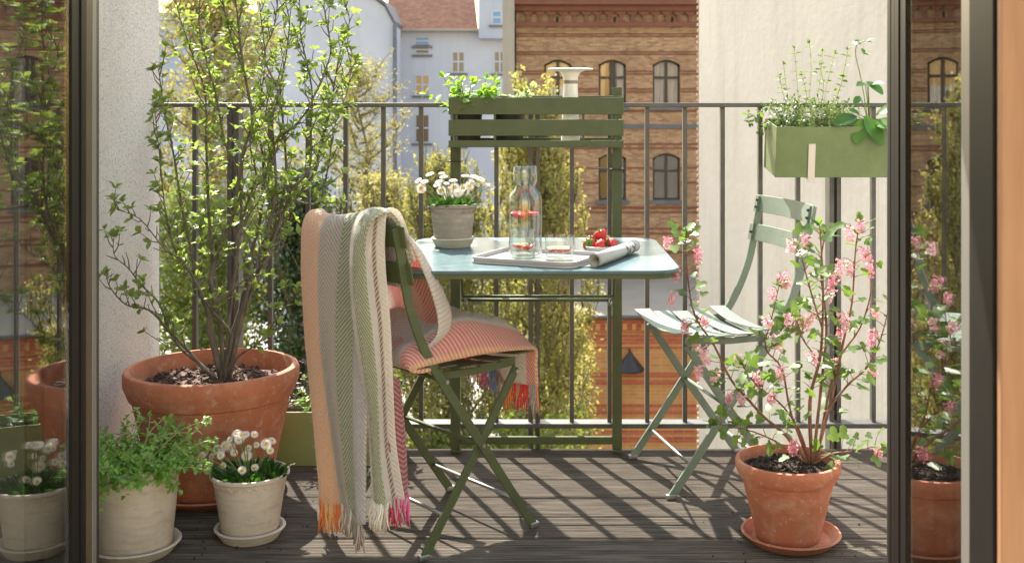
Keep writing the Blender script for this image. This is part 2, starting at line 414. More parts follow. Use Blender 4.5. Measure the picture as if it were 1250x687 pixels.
for k in range(8):
    o = bpy.data.objects.new('baluster', bar); COL.objects.link(o); o.parent = rail; o.location = (1.772, -.12 - .12 * k, 0); o.rotation_euler = (0, 0, R(90))

# ---- door leaves (opened into the room)
def door_leaf(name, label, hinge, phi, W_, side, s1, s2, s3, stile):
    # local x runs from the hinge towards the room, local y is the outer face normal pointing to the doorway centre
    r = thing(name, label, 'door', (hinge[0], hinge[1], .012))
    u = Vector((-side * math.sin(R(phi)), -math.cos(R(phi)), 0)); n = Vector((-side * math.cos(R(phi)), math.sin(R(phi)), 0))
    Mx = Matrix(((u.x, n.x, 0, 0), (u.y, n.y, 0, 0), (0, 0, 1, 0), (0, 0, 0, 1)))
    def part(nm, mt, d, bev=.003): return fixn(boxo(nm, mt, r, d, bevel=bev, world=False, matx=Mx))
    H_ = 2.30; k = s1 * .72
    part('hinge_stile', M['dark_frame'], (.122, k, -.055, 0, 0, H_), .002)
    part('stile_strip', M[stile], (.07, .1215, -.055, 0, 0, H_), .002)
    part('metal_strip', M['alu' if side < 0 else 'dark_frame'], (.035, .0695, -.05, .001, 0, H_), .001)
    part('seal', M['black'], (.002, .0345, -.05, -.001, 0, H_), .001)
    part('glazing_bead', M['dark_frame'], (k, s1, -.05, -.003, .12, H_ - .12), .002)
    part('free_stile', M['dark_frame'], (s3, W_, -.055, 0, 0, H_), .002)
    part('glazing_bead', M['alu'], (s2, s3, -.05, -.003, .12, H_ - .12), .002)
    part('bottom_rail', M['dark_frame'], (k, s3, -.054, -.001, 0, .12))
    part('top_rail', M['dark_frame'], (k, s3, -.054, -.001, H_ - .12, H_))
    part('inner_stile', M['dark_frame'], (.02, s1, -.080, -.0555, 0, H_), .003)
    part('wood_lining', M['wood'], (s2, W_, -.080, -.0555, 0, H_), .003)
    part('glass_pane', M['door_glass'], (s1, s2, -.012, -.008, .12, H_ - .12), 0)
    part('edge_lining', M['wood'], (W_ + .0005, W_ + .020, -.038, -.004, 0, H_), .003)
    part('edge_lining', M['wood'], (W_ + .0005, W_ + .014, -.100, -.0405, 0, H_), .003)
    part('inner_lining', M['wood'], (W_ - .09, W_ - .0005, -.100, -.0805, 0, H_), .003)
    return r
door_leaf('glazed_door', 'dark framed glass door leaf standing open beside the white plaster side wall', (-.889, 2.28), 9.8, .92, -1, .225, .74, .80, 'bronze')
door_leaf('glazed_door', 'glass door leaf with wooden edge standing open beside the pink flowering shrub', (.678, 2.20), 10.0, .934, 1, .235, .732, .80, 'dark_frame')
df = thing('door_frame', 'dark fixed frame round the balcony doorway', 'door frame', (0, 2.3, 0))
boxo('jamb', M['dark_frame'], df, (-1.03, -.907, 2.285, 2.31, .0, 2.37), bevel=.003)
boxo('jamb', M['dark_frame'], df, (.712, .83, 2.235, 2.295, .0, 2.37), bevel=.003)
boxo('head', M['dark_frame'], df, (-.902, .712, 2.26, 2.32, 2.325, 2.37), bevel=.003)

# ================================================================== BACKGROUND
GZ = -13.0
g = MB(); g.add([(-900, 8, GZ), (900, 8, GZ), (900, 1800, GZ), (-900, 1800, GZ)], [(0, 1, 2, 3)])
kind(g.build('ground', pmat('courtyard_ground', (.28, .26, .24, 1), (.42, .40, .37, 1), .25, .9, world_pos=True), None), 'structure')
gr = MB(); gr.add([(-60, 12, GZ + .02), (8, 12, GZ + .02), (8, 48, GZ + .02), (-60, 48, GZ + .02)], [(0, 1, 2, 3)])
kind(gr.build('lawn', pmat('lawn_green', (.05, .09, .02, 1), (.13, .17, .05, 1), 1.3, .9, world_pos=True), None), 'structure')

def brickmat(name, a, b, c3, mortar, sc=1.0, red=None):
    t = NT(name); v = t.pos()
    cb = t.add('ShaderNodeCombineXYZ'); sp = t.add('ShaderNodeSeparateXYZ'); t.link(v, sp.inputs[0])
    t.link(sp.outputs[0], cb.inputs[0]); t.link(sp.outputs[2], cb.inputs[1])
    br = t.add('ShaderNodeTexBrick'); t.link(cb.outputs[0], br.inputs['Vector'])
    br.inputs['Scale'].default_value = 1; br.inputs['Brick Width'].default_value = .26 * sc; br.inputs['Row Height'].default_value = .085 * sc
    br.inputs['Mortar Size'].default_value = .009 * sc; br.inputs['Mortar Smooth'].default_value = .3; br.inputs['Bias'].default_value = 0
    br.inputs['Color1'].default_value = a; br.inputs['Color2'].default_value = b; br.inputs['Mortar'].default_value = mortar
    n = t.noise(v, .9, 5, .65)
    col = t.mix(t.ramp(n, [(.42, (0, 0, 0, 1)), (.75, (.4, .4, .4, 1))]), br.outputs[0], c3)
    col = t.mix(t.ramp(t.noise(v, 9, 3), [(.4, (0, 0, 0, 1)), (.8, (.5, .5, .5, 1))]), col, a)
    col = t.mix(t.ramp(t.noise(t.scaled(v, (1, 1, .3)), .8, 6, .7), [(.5, (0, 0, 0, 1)), (.75, (.55, .55, .55, 1))]), col, tuple(x * .5 for x in c3[:3]) + (1,))
    t.link(col, t.b.inputs['Base Color']); t.b.inputs['Roughness'].default_value = .9
    t.bump(br.outputs['Fac'], -.6, .02); return t.m
M['brick'] = brickmat('yellow_brown_brick', (.38, .235, .135, 1), (.16, .085, .05, 1), (.25, .145, .085, 1), (.27, .215, .16, 1))
M['redbrick'] = brickmat('dark_red_brick', (.17, .058, .038, 1), (.135, .044, .03, 1), (.155, .052, .035, 1), (.15, .10, .075, 1))
M['annexbrick'] = brickmat('orange_brick', (.45, .225, .085, 1), (.38, .165, .065, 1), (.41, .18, .07, 1), (.40, .29, .18, 1), 1.5)
M['annexred'] = brickmat('annex_red_brick', (.38, .085, .045, 1), (.30, .06, .035, 1), (.34, .08, .05, 1), (.32, .2, .14, 1), 1.5)
M['slate'] = pmat('slate_sill', (.09, .095, .11, 1), (.125, .13, .145, 1), 3, .8, spec=.2)
M['winframe'] = flat('dark_window_wood', (.030, .022, .016, 1), .5)
M['curtain'] = pmat('curtain', (.20, .16, .12, 1), (.42, .35, .27, 1), 3, .9, stretch=(3, 1, .2), world_pos=True)
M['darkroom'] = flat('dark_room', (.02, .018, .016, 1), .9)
M['bgglass'] = panemat('window_glass', 2.2, .02)
def plastermat(name, a, b, streak):
    t = NT(name); v = t.pos()
    n1 = t.noise(v, .35, 6, .6); n2 = t.noise(t.scaled(v, (1.1, 1.1, .10)), 2.2, 5, .6); n3 = t.noise(v, 5, 5, .6)
    c = t.ramp(n1, [(.3, a), (.7, b)])
    c = t.mix(t.ramp(n2, [(.50, (0, 0, 0, 1)), (.78, (.45, .45, .45, 1))]), c, streak)
    c = t.mix(t.ramp(n3, [(.6, (0, 0, 0, 1)), (.85, (.3, .3, .3, 1))]), c, streak)
    t.link(c, t.b.inputs['Base Color']); t.b.inputs['Roughness'].default_value = .92; t.bump(n3, .3, .03); return t.m
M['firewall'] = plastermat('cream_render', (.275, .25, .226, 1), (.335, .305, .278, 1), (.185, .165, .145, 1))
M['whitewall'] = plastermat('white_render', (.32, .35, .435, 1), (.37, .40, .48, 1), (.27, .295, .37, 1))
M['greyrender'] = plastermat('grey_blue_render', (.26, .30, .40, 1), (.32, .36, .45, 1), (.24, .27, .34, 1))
M['rooftile'] = pmat('brown_roof_tiles', (.10, .048, .032, 1), (.17, .085, .06, 1), 2.2, .9, 1, 6, .08, world_pos=True, spec=.05)
M['metalroof'] = pmat('bitumen_roof', (.24, .20, .155, 1), (.31, .265, .21, 1), .5, .95, world_pos=True, spec=.05)

# ---- brick building
YB = 49.0; SB = F_PX / YB
bx = lambda px: (px - VX) / SB
bz = lambda py: EYE - (py - HOR) / SB
bb = thing('brick_building', 'yellow brown brick building with arched windows and dark red cornice behind the railing', 'building', (bx(741), YB, GZ))
wins = [(681, 73), (747.5, 73), (813.5, 73), (747.5, 187), (813.5, 187), (681, 187), (880, 73), (880, 187)]
WWD, WHT = 33.5, 57.5
def arch_outline(cx, top, w, h, n=8, rise=6.5):
    # (x,z) outline, starting lower left going counter clockwise
    x0, x1 = bx(cx - w / 2), bx(cx + w / 2); zb = bz(top + h); zs = bz(top + rise); zt = bz(top)
    pts = [(x0, zb), (x1, zb)]
    for i in range(n + 1):
        a = i / n; x = x1 + (x0 - x1) * a; pts.append((x, zs + (zt - zs) * math.sin(math.pi * a)))
    return pts
# wall built as strips so that the window openings are real recesses
XL, XR = bx(630), bx(1010)
wall = MB()
cols = sorted(set(c for c, t in wins))
edges = [XL]
for c in cols: edges += [bx(c - WWD / 2), bx(c + WWD / 2)]
edges.append(XR)
for i in range(0, len(edges), 2):
    wall.box(edges[i], edges[i + 1], YB, YB + .6, GZ, bz(0))
for c in cols:
    x0, x1 = bx(c - WWD / 2), bx(c + WWD / 2)
    for (t, nxt) in ((73, 0), (187, 73 + WHT)):
        zs = bz(t + 6.5); zt = bz(t); n = 8
        for k in range(n):
            a0, a1 = k / n, (k + 1) / n
            xa, xb = x0 + (x1 - x0) * a0, x0 + (x1 - x0) * a1
            za, zb_ = zs + (zt - zs) * math.sin(math.pi * a0), zs + (zt - zs) * math.sin(math.pi * a1)
            ztop = bz(nxt)
            wall.add([(xa, YB, za), (xb, YB, zb_), (xb, YB, ztop), (xa, YB, ztop), (xa, YB + .6, za), (xb, YB + .6, zb_)], [(0, 1, 2, 3), (0, 4, 5, 1)])
    wall.box(x0, x1, YB, YB + .6, GZ, bz(187 + WHT))
wall.box(XL, XR, YB + .6, YB + 9, GZ, bz(0))
wall.build('wall', M['brick'], bb)
for (c, t) in wins:
    w = MB(); out = arch_outline(c, t, WWD, WHT)
    # frame
    x0, x1 = bx(c - WWD / 2), bx(c + WWD / 2); zb = bz(t + WHT); th = .09; yf0, yf1 = YB + .16, YB + .24
    w.box(x0, x0 + th, yf0, yf1, zb, bz(t + 5)); w.box(x1 - th, x1, yf0, yf1, zb, bz(t + 5)); w.box(x0 + th, x1 - th, yf0, yf1, zb, zb + th)
    cxm = (x0 + x1) / 2; w.box(cxm - .07, cxm + .07, yf0 - .01, yf1, zb + th, bz(t + 1.5))
    zt = bz(t + 22); w.box(x0 + th, cxm - .07, yf0 - .005, yf1, zt - .06, zt + .06); w.box(cxm + .07, x1 - th, yf0 - .005, yf1, zt - .06, zt + .06)
    hd = [(p[0], p[1]) for p in out[2:]]
    for k in range(len(hd) - 1):
        (xa, za), (xb, zb2) = hd[k], hd[k + 1]
        w.add([(xa, yf0, za), (xb, yf0, zb2), (xb, yf0, zb2 - .1), (xa, yf0, za - .1)], [(0, 1, 2, 3)])
    fr = w.build('window', M['winframe'], bb)
    pn = MB(); pn.add([(p[0], YB + .20, p[1]) for p in out], [tuple(range(len(out)))]); pn.build('pane', M['bgglass'], fr)
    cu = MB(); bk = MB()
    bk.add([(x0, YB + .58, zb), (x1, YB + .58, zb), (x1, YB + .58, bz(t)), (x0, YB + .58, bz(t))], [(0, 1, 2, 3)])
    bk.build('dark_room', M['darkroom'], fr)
    if t == 73:
        for (a, b) in rnd.choice((((.05, .42), (.58, .95)), ((.05, .24), (.70, .95)), ((.05, .50),), ((.05, .30), (.62, .95)))):
            n = 10; vs = []; fs = []
            for i in range(n + 1):
                x = x0 + (x1 - x0) * (a + (b - a) * i / n); y = YB + .36 + .05 * math.sin(i * 1.9 + c)
                vs += [(x, y, zb + .05), (x + .1 * math.sin(i + c), y, bz(t + 4))]
            for i in range(n): fs.append((2 * i, 2 * i + 2, 2 * i + 3, 2 * i + 1))
            cu.add(vs, fs)
        cu.build('curtain', M['curtain'], fr, smooth=True)
    boxo('sill', M['slate'], fr, (x0 - .12, x1 + .12, YB - .14, YB + .16, zb - .16, zb + .01))
    # voussoir arch
    ar = MB(); n = 13
    for k in range(n):
        a0, a1 = (k + .06) / n, (k + .94) / n
        q = []
        for a in (a0, a1):
            x = bx(c - WWD / 2 - 2) + (bx(c + WWD / 2 + 2) - bx(c - WWD / 2 - 2)) * a; z = bz(t + 6.5) + (bz(t) - bz(t + 6.5)) * math.sin(math.pi * a)
            dx = (a - .5) * .35; q += [(x, z), (x + dx, z + .30)]
        (xa, za), (xb, zb2), (xc, zc), (xd, zd) = q
        vs = [(xa, YB - .025, za), (xc, YB - .025, zc), (xd, YB - .025, zd), (xb, YB - .025, zb2)]; vs += [(p[0], YB + .05, p[2]) for p in vs]
        ar.add(vs, [(0, 1, 2, 3), (0, 4, 5, 1), (1, 5, 6, 2), (2, 6, 7, 3), (3, 7, 4, 0)])
    ar.build('window_arch', M['brick'], bb)
for (ya, yb_, mt) in ((33, 38, 'brick'), (41, 42.4, 'redbrick'), (44, 45.4, 'redbrick'), (63, 64.4, 'redbrick'), (66, 67.4, 'redbrick'), (86.5, 88, 'redbrick'), (90, 91.5, 'redbrick'), (108, 109.5, 'redbrick'), (111.5, 113, 'redbrick'),
                     (134, 137, 'redbrick'), (152, 157, 'slate'), (175, 177, 'redbrick'), (180, 182, 'redbrick'), (204, 206, 'redbrick'), (222, 224, 'redbrick'), (252, 255, 'redbrick'), (258, 260, 'redbrick'), (278, 280, 'redbrick'), (284, 286, 'redbrick'), (306, 309, 'redbrick')):
    segs = [(XL - .01, XR)]
    rows = [t for t in (73, 187) if t - 2 < ya < t + WHT + 1]
    if rows:
        segs = []; xs = XL - .01
        for c in cols: segs.append((xs, bx(c - WWD / 2) - .02)); xs = bx(c + WWD / 2) + .02
        segs.append((xs, XR))
    m = MB(); pr = .10 if mt == 'slate' else .035
    for a, b in segs: m.box(a, b, YB - pr, YB + .02, bz(yb_), bz(ya))
    m.build('string_course', M[mt], bb)
# cornice with a row of small arched niches
boxo('cornice', M['redbrick'], bb, (XL - .05, XR, YB - .55, YB + .1, bz(7), bz(-1)))
boxo('cornice', M['redbrick'], bb, (XL - .04, XR, YB - .30, YB + .1, bz(14), bz(7) - .003))
boxo('cornice', M['redbrick'], bb, (XL - .04, XR, YB - .22, YB + .1, bz(33), bz(28)))
x = 638.0; k = 0
while x < 1005:
    m = MB()                         # pier between two niches with arched shoulders
    x0, x1 = bx(x + 5.2), bx(x + 8.8)
    m.box(x0, x1, YB - .2, YB + .05, bz(28) + .003, bz(20))
    prev = None
    for i in range(7):
        a = i / 6
        xa = bx(x + 7 - 7 + 14 * a)
        zz = bz(20) + (bz(15.5) - bz(20)) * abs(math.cos(math.pi * a)) if False else bz(20) + (bz(15) - bz(20)) * (1 - math.sin(math.pi * a))
        if prev:
            m.add([(prev[0], YB - .2, prev[1]), (xa, YB - .2, zz), (xa, YB - .2, bz(14) - .003), (prev[0], YB - .2, bz(14) - .003), (prev[0], YB, prev[1]), (xa, YB, zz)], [(0, 1, 2, 3), (0, 4, 5, 1)])
        prev = (xa, zz)
    m.build('cornice_arch', M['redbrick'], bb)
    if k % 5 == 2:
        boxo('vent_opening', M['darkroom'], bb, (bx(x + 12.5), bx(x + 15.5), YB - .012, YB + .05, bz(27.5), bz(21)))
    x += 14.05; k += 1
boxo('parapet', M['slate'], bb, (XL - .1, XR, YB - .6, YB + 9, bz(-1) + .004, bz(-3.5)))
boxo('end_pilaster', M['firewall'], bb, (bx(614), XL - .06, YB - .65, YB + 8, GZ, bz(-8)))
# ---- low annex in front of it
YA = 39.5; SA = F_PX / YA
ax = lambda px: (px - VX) / SA
az = lambda py: EYE - (py - HOR) / SA
an = thing('brick_annex', 'low orange and red striped brick annex with flat grey roof and black lamp', 'building', (ax(790), YA, GZ))
boxo('wall', M['annexbrick'], an, (ax(712), ax(1100), YA, YB - .7, GZ, az(386)))
boxo('roof', M['metalroof'], an, (ax(700), ax(1100), YA - .25, YB - .66, az(386) + .004, az(383)))
boxo('gutter', M['slate'], an, (ax(700), ax(1100), YA - .40, YA - .26, az(386), az(382.5)), bevel=.03)
boxo('corner_pier', M['firewall'], an, (ax(703), ax(711.5), YA - .12, YA + 1.2, GZ, az(387)))
for (a, b) in ((390, 405), (409, 411), (412.5, 419), (423, 425), (455, 460), (464, 469), (493, 497), (500.5, 505), (525, 529), (533, 539), (560, 565)):
    boxo('string_course', M['annexred'], an, (ax(712) - .01, ax(1100), YA - (.12 if a < 400 else .035), YA + .03, az(b), az(a)))
px = 716
while px < 1000:
    boxo('dentil', M['annexbrick'], an, (ax(px), ax(px + 5), YA - .16, YA - .10, az(402), az(394))); px += 11
lm = MB(); c = W(769, 440, YA - .35)
lm.lathe([(.50, -.34), (.52, -.30), (.10, .22), (.07, .30), (0, .31)], 14, c)
lo = lm.build('outdoor_lamp', M['black'], an, smooth='auto')
boxo('lamp_arm', M['black'], lo, (c.x - .03, c.x + .03, YA - .37, YA + .02, c.z + .28, c.z + .34))

# ---- cream firewall on the right
fw = thing('firewall_building', 'tall windowless cream rendered house wall right of the brick building', 'building', (8, 22, GZ))
FA = Vector((4.254, 30.0, 0)); FB = Vector((6.90, 12.0, 0)); fd = (FB - FA).normalized(); fn_ = Vector((-fd.y, fd.x, 0))
if fn_.x < 0: fn_ = -fn_
foot = [FA, FB, FB + fn_ * 9, FA + fn_ * 9]
fixn(MB().extr([(p.x, p.y) for p in foot], 'z', GZ, 9.0).build('wall', M['firewall'], fw))
te = MB(); z = -9.0; i = 0
while z < 7:
    e = FA - fd * (.01 + .03 * (i % 2) + rnd.random() * .05); te.box(e.x - .01, e.x + .30, e.y, e.y + .2, z, z + .075); z += .155; i += 1
kind(te.build('edge_bricks', M['brick'], fw), 'stuff')
cp = [FA - fd * .15 - fn_ * .12, FB - fn_ * .12, FB + fn_ * 9.1, FA - fd * .15 + fn_ * 9.1]
fixn(MB().extr([(p.x, p.y) for p in cp], 'z', 9.003, 9.15).build('coping', M['slate'], fw))

# ---- white houses
YH = 85.0; SH = F_PX / YH
hx = lambda px: (px - VX) / SH
hz = lambda py: EYE - (py - HOR) / SH
wh = thing('white_house', 'white rendered house with brown tiled roof and few small windows', 'house', (hx(550), YH, GZ))
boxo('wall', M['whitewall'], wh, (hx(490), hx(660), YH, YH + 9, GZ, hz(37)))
rf = MB(); rf.add([(hx(474), YH - .5, hz(36.5)), (hx(584), YH - .5, hz(36.5)), (hx(572), YH + 5.5, hz(-33)), (hx(462), YH + 5.5, hz(-33)),
                   (hx(474), YH - .5, hz(38.5)), (hx(584), YH - .5, hz(38.5)), (hx(572), YH + 5.5, hz(-29)), (hx(462), YH + 5.5, hz(-29))],
                  [(0, 1, 2, 3), (4, 7, 6, 5), (0, 4, 5, 1), (1, 5, 6, 2), (2, 6, 7, 3), (3, 7, 4, 0)])
ro = rf.build('roof', M['rooftile'], wh)
v0 = Vector((hx(556), YH + 1.6, hz(23) + .25))
boxo('skylight', flat('skylight_white', (.75, .78, .82, 1), .3), ro, (v0.x - .35, v0.x + .35, v0.y - .3, v0.y + .3, v0.z - .15, v0.z + .1))
boxo('gutter', M['alu'], wh, (hx(490), hx(585), YH - .75, YH - .52, hz(38.5), hz(36)))
def housewin(cx, cy, w, h, mt, parent, Y, hx, hz, mull=True):
    x0, x1, z0, z1 = hx(cx - w / 2), hx(cx + w / 2), hz(cy + h / 2), hz(cy - h / 2)
    m = MB(); t = .11
    m.box(x0 - t, x0, Y - .03, Y + .03, z0 - t, z1 + t); m.box(x1, x1 + t, Y - .03, Y + .03, z0 - t, z1 + t)
    m.box(x0, x1, Y - .03, Y + .03, z1, z1 + t); m.box(x0, x1, Y - .03, Y + .03, z0 - t, z0)
    zm = z0 + (z1 - z0) * .52; m.box(x0, x1, Y - .035, Y + .02, zm - .06, zm + .06)
    if mull: xm = (x0 + x1) / 2; m.box(xm - .06, xm + .06, Y - .04, Y + .02, z0, z1)
    f = m.build('window', M['whitewall'], parent)
    p = MB(); p.add([(x0, Y - .008, z0), (x1, Y - .008, z0), (x1, Y - .008, z1), (x0, Y - .008, z1)], [(0, 1, 2, 3)]); p.build('pane', mt, f)
    boxo('sill', M['slate'], f, (x0 - .3, x1 + .3, Y - .18, Y - .002, z0 - .28, z0 - .15))
wb = flat('blue_blind', (.10, .22, .40, 1), .4); wbr = flat('brown_pane', (.10, .07, .05, 1), .2); wy = flat('ochre_pane', (.34, .22, .10, 1), .4); wgr = flat('grey_pane', (.14, .13, .10, 1), .25)
for a in ((515.5, 50.5, 15, 8, wb), (515.5, 61, 15, 8, wbr), (559.5, 76, 13, 23, wgr), (515.5, 104, 15, 22, wy), (515.5, 157, 15, 32, wbr), (610, 76, 12, 24, wgr), (559.5, 165, 13, 23, wgr)):
    housewin(*a, wh, YH, hx, hz, mull=a[3] > 20)
tw = MB(); tw.box(hx(585), hx(640), YH - 1, YH + 8, hz(48), hz(-4)); tw.build('upper_storey', M['greyrender'], wh)
housewin(607, 23, 9, 14, wb, wh, YH - 1, hx, hz, mull=False)
gb = thing('gabled_house', 'pale lavender gabled house end with dark drainpipe left of the white house', 'house', (hx(430), YH - 4, GZ))
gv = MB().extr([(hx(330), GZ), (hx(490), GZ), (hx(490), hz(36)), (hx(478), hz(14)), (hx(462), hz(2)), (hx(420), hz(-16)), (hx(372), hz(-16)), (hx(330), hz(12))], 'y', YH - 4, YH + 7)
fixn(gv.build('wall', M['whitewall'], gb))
rv_ = MB()
for (a, b) in (((491, 36), (479, 13)), ((479, 13), (462, 1)), ((462, 1), (420, -17))):
    xa, za, xb, zb2 = hx(a[0]), hz(a[1]), hx(b[0]), hz(b[1])
    rv_.add([(xa, YH - 4.25, za), (xb, YH - 4.25, zb2), (xb, YH - 4.25, zb2 + .28), (xa, YH - 4.25, za + .28), (xa, YH + 7, za), (xb, YH + 7, zb2), (xb, YH + 7, zb2 + .28), (xa, YH + 7, za + .28)],
            [(0, 1, 2, 3), (4, 7, 6, 5), (0, 4, 5, 1), (3, 2, 6, 7), (0, 3, 7, 4), (1, 5, 6, 2)])
rv_.build('roof_verge', M['slate'], gb)
MB().tube([(hx(491), YH - 4.3, hz(36)), (hx(491), YH - 4.3, GZ)], .16, 8).build('drainpipe', M['slate'], gb, smooth=True)
sh = thing('slate_roofed_house', 'far house with blue grey slate roof behind the yellow green trees', 'house', (hx(280), YH + 12, GZ))
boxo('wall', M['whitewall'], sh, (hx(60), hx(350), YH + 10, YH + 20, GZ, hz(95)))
sr = MB(); sr.add([(hx(55), YH + 9.5, hz(96)), (hx(355), YH + 9.5, hz(96)), (hx(345), YH + 15, hz(-5)), (hx(65), YH + 15, hz(-5)), (hx(355), YH + 20.5, hz(96)), (hx(55), YH + 20.5, hz(96))], [(0, 1, 2, 3), (3, 2, 4, 5), (1, 4, 2), (0, 3, 5)])
sr.build('roof', pmat('blue_slate', (.15, .17, .22, 1), (.22, .24, .30, 1), 2, .7, world_pos=True), sh)
for q in range(5): housewin(110 + q * 48, 150, 15, 30, wgr, sh, YH + 10, hx, hz)

# ---- trees
nrs = np.random.RandomState(3)
def leaf_cloud(name, centers, spread, n, size, mat, parent, aspect=.6, updir=.0):
    """many leaf sized quads scattered round the given twig points"""
    C = np.array(centers); idx = nrs.randint(0, len(C), n)
    p = C[idx] + nrs.normal(0, 1, (n, 3)) * np.array(spread)
    d = nrs.normal(0, 1, (n, 3)); d[:, 2] += updir; d /= np.linalg.norm(d, axis=1)[:, None]
    e = nrs.normal(0, 1, (n, 3)); e -= d * (e * d).sum(1)[:, None]; e /= np.linalg.norm(e, axis=1)[:, None]
    s = (size * nrs.uniform(.6, 1.4, n))[:, None]
    v = np.stack([p - d * s, p + e * s * aspect, p + d * s, p - e * s * aspect], 1).reshape(-1, 3)
    L = np.array(parent.location); v -= L
    me = bpy.data.meshes.new(name); me.vertices.add(4 * n); me.vertices.foreach_set('co', v.ravel())
    me.loops.add(4 * n); me.loops.foreach_set('vertex_index', np.arange(4 * n)); me.polygons.add(n)
    me.polygons.foreach_set('loop_start', np.arange(0, 4 * n, 4)); me.polygons.foreach_set('loop_total', np.full(n, 4))
    me.update(); me.validate()
    return kind(mkobj(name, me, mat, parent), 'stuff')
def tree(name, label, px, topy, d, half_px, mat, n, size, columnar=True, trunkmat=None, branches=26, gap=.5, base_frac=.12, spread=.22, group=None):
    base = Vector(((px - VX) * d / F_PX, d, GZ)); top = W(px, topy, d).z; H = top - GZ; Rr = half_px * d / F_PX
    r = thing(name, label, 'tree', base, group=group)
    t = MB(); tw_pts = []
    trunk = [base + Vector((rnd.uniform(-.1, .1) * k, rnd.uniform(-.1, .1) * k, H * .92 * k / 8)) for k in range(9)]
    t.tube(trunk, [max(.02, H * .012 * (1 - k / 8.5)) for k in range(9)], 7)
    for b in range(branches):
        f = base_frac + (1 - base_frac) * (b + rnd.random()) / branches * .95
        p0 = base + Vector((0, 0, H * f * .93)); a = b * 2.4 + rnd.uniform(-.5, .5)
        prof = math.sin(math.pi * min(1, (.15 + f * .85)) ** 1.3) ** .6 if not columnar else (1 - max(0, f - .5) / .5 * .8) * (.75 + .25 * min(1, f / .3))
        L = Rr * prof * rnd.uniform(.7, 1.1)
        rise = L * (rnd.uniform(1.2, 2.2) if columnar else rnd.uniform(.4, 1.1))
        rise = min(rise, top - p0.z + .1)
        pts = []
        for k in range(6):
            s = k / 5; pts.append(p0 + Vector((math.cos(a) * L * s ** .8, math.sin(a) * L * s ** .8, rise * s ** 1.3)) + rv(.06) * L * s)
        t.tube(pts, [max(.012, H * .004 * (1 - k / 5.2)) for k in range(6)], 4, cap=False)
        for k in range(1, 6):
            for q in range(4):
                if columnar: dv = Vector((rnd.gauss(0, .16), rnd.gauss(0, .16), rnd.uniform(.5, 1.25))) * (Rr * .55)
                else: dv = Vector((rnd.gauss(0, .35), rnd.gauss(0, .35), rnd.uniform(-.2, .7))) * (Rr * .45)
                pe = pts[k] + dv
                if pe.z > top + .2: pe.z = top - rnd.random() * .6
                t.tube([pts[k], pts[k] + dv * .5 + rv(.05), pe], [.022, .015, .007], 3, cap=False)
                if rnd.random() > gap * .4:
                    for w_ in range(7): tw_pts.append(pts[k].lerp(pe, .2 + .13 * w_))
    t.build('trunk', trunkmat or M['treebark'], r, smooth=True)
    keep = tw_pts
    leaf_cloud('crown', keep, (spread, spread, spread * 1.1), n, size, mat, r)
    return r
M['treebark'] = pmat('tree_bark', (.09, .075, .045, 1), (.20, .165, .10, 1), 4, .9, .5, 12, .02)
M['tl_yellow'] = leafmat('spring_leaf', (.22, .21, .07, 1), (.38, .345, .15, 1), .45, .6, 1.2, tcol=(1.25, 1.2, .75, 1))
M['tl_olive'] = leafmat('olive_leaf', (.20, .20, .06, 1), (.41, .38, .145, 1), .5, .6, 1.2, tcol=(1.25, 1.2, .75, 1))
M['tl_green'] = leafmat('green_leaf', (.10, .14, .03, 1), (.24, .27, .08, 1), .45, .6, 1.2)
M['tl_dark'] = leafmat('evergreen_leaf', (.018, .035, .012, 1), (.05, .08, .022, 1), .2, .5, 1.2)
tree('hornbeam_tree', 'tall upright yellow green tree in front of the brick building', 655, 84, 33, 72, M['tl_olive'], 34000, .060, branches=70, spread=.085, gap=1.0)
tree('hornbeam_tree', 'dense olive green upright tree behind the daisy pot on the table', 545, 185, 29, 86, M['tl_olive'], 36000, .056, branches=70, spread=.085, gap=1.0)
tree('willow_tree', 'sparse yellow budding tree in front of the pale gabled house', 438, 42, 55, 62, M['tl_yellow'], 12000, .07, columnar=False, branches=50, spread=.16)
tree('birch_tree', 'bright yellow green tree seen through the top of the shrub', 262, -70, 52, 100, M['tl_yellow'], 22000, .10, columnar=False, branches=50, spread=.22)
tree('conifer_tree', 'dark evergreen tree behind the draped blanket', 365, 215, 44, 56, M['tl_dark'], 13000, .10, columnar=True, branches=36, spread=.3)
tree('young_tree', 'mid green bushy tree low behind the big terracotta pot', 245, 235, 46, 78, M['tl_green'], 12000, .11, columnar=False, branches=36, spread=.4)
tree('young_tree', 'yellow bush at the foot of the white house behind the railing', 470, 215, 46, 62, M['tl_yellow'], 17000, .07, columnar=True, branches=50, spread=.11, gap=1.0)
tree('young_tree', 'small leafy tree beside the corner of the brick annex', 690, 372, 36, 38, M['tl_olive'], 9000, .06, columnar=False, branches=26, spread=.2)
hb = thing('hedge', 'low yellow green hedge beyond the lower railing bar', 'hedge', (-5, 27.5, GZ))
pts = [(rnd.uniform(-9, 1.2), 27.5 + rnd.uniform(-.8, .8), rnd.uniform(GZ, -6.6 + rnd.gauss(0, .25))) for _ in range(2600)]
leaf_cloud('foliage', pts, (.12, .12, .12), 26000, .07, M['tl_green'], hb)
hs = MB()
for k in range(24):
    p = Vector((-9 + k * .43, 27.5, GZ)); hs.tube([p, p + Vector((rnd.gauss(0, .2), 0, 3)), p + Vector((rnd.gauss(0, .4), 0, 6))], [.05, .04, .01], 4, cap=False)
kind(hs.build('stems', M['treebark'], hb, smooth=True), 'stuff')

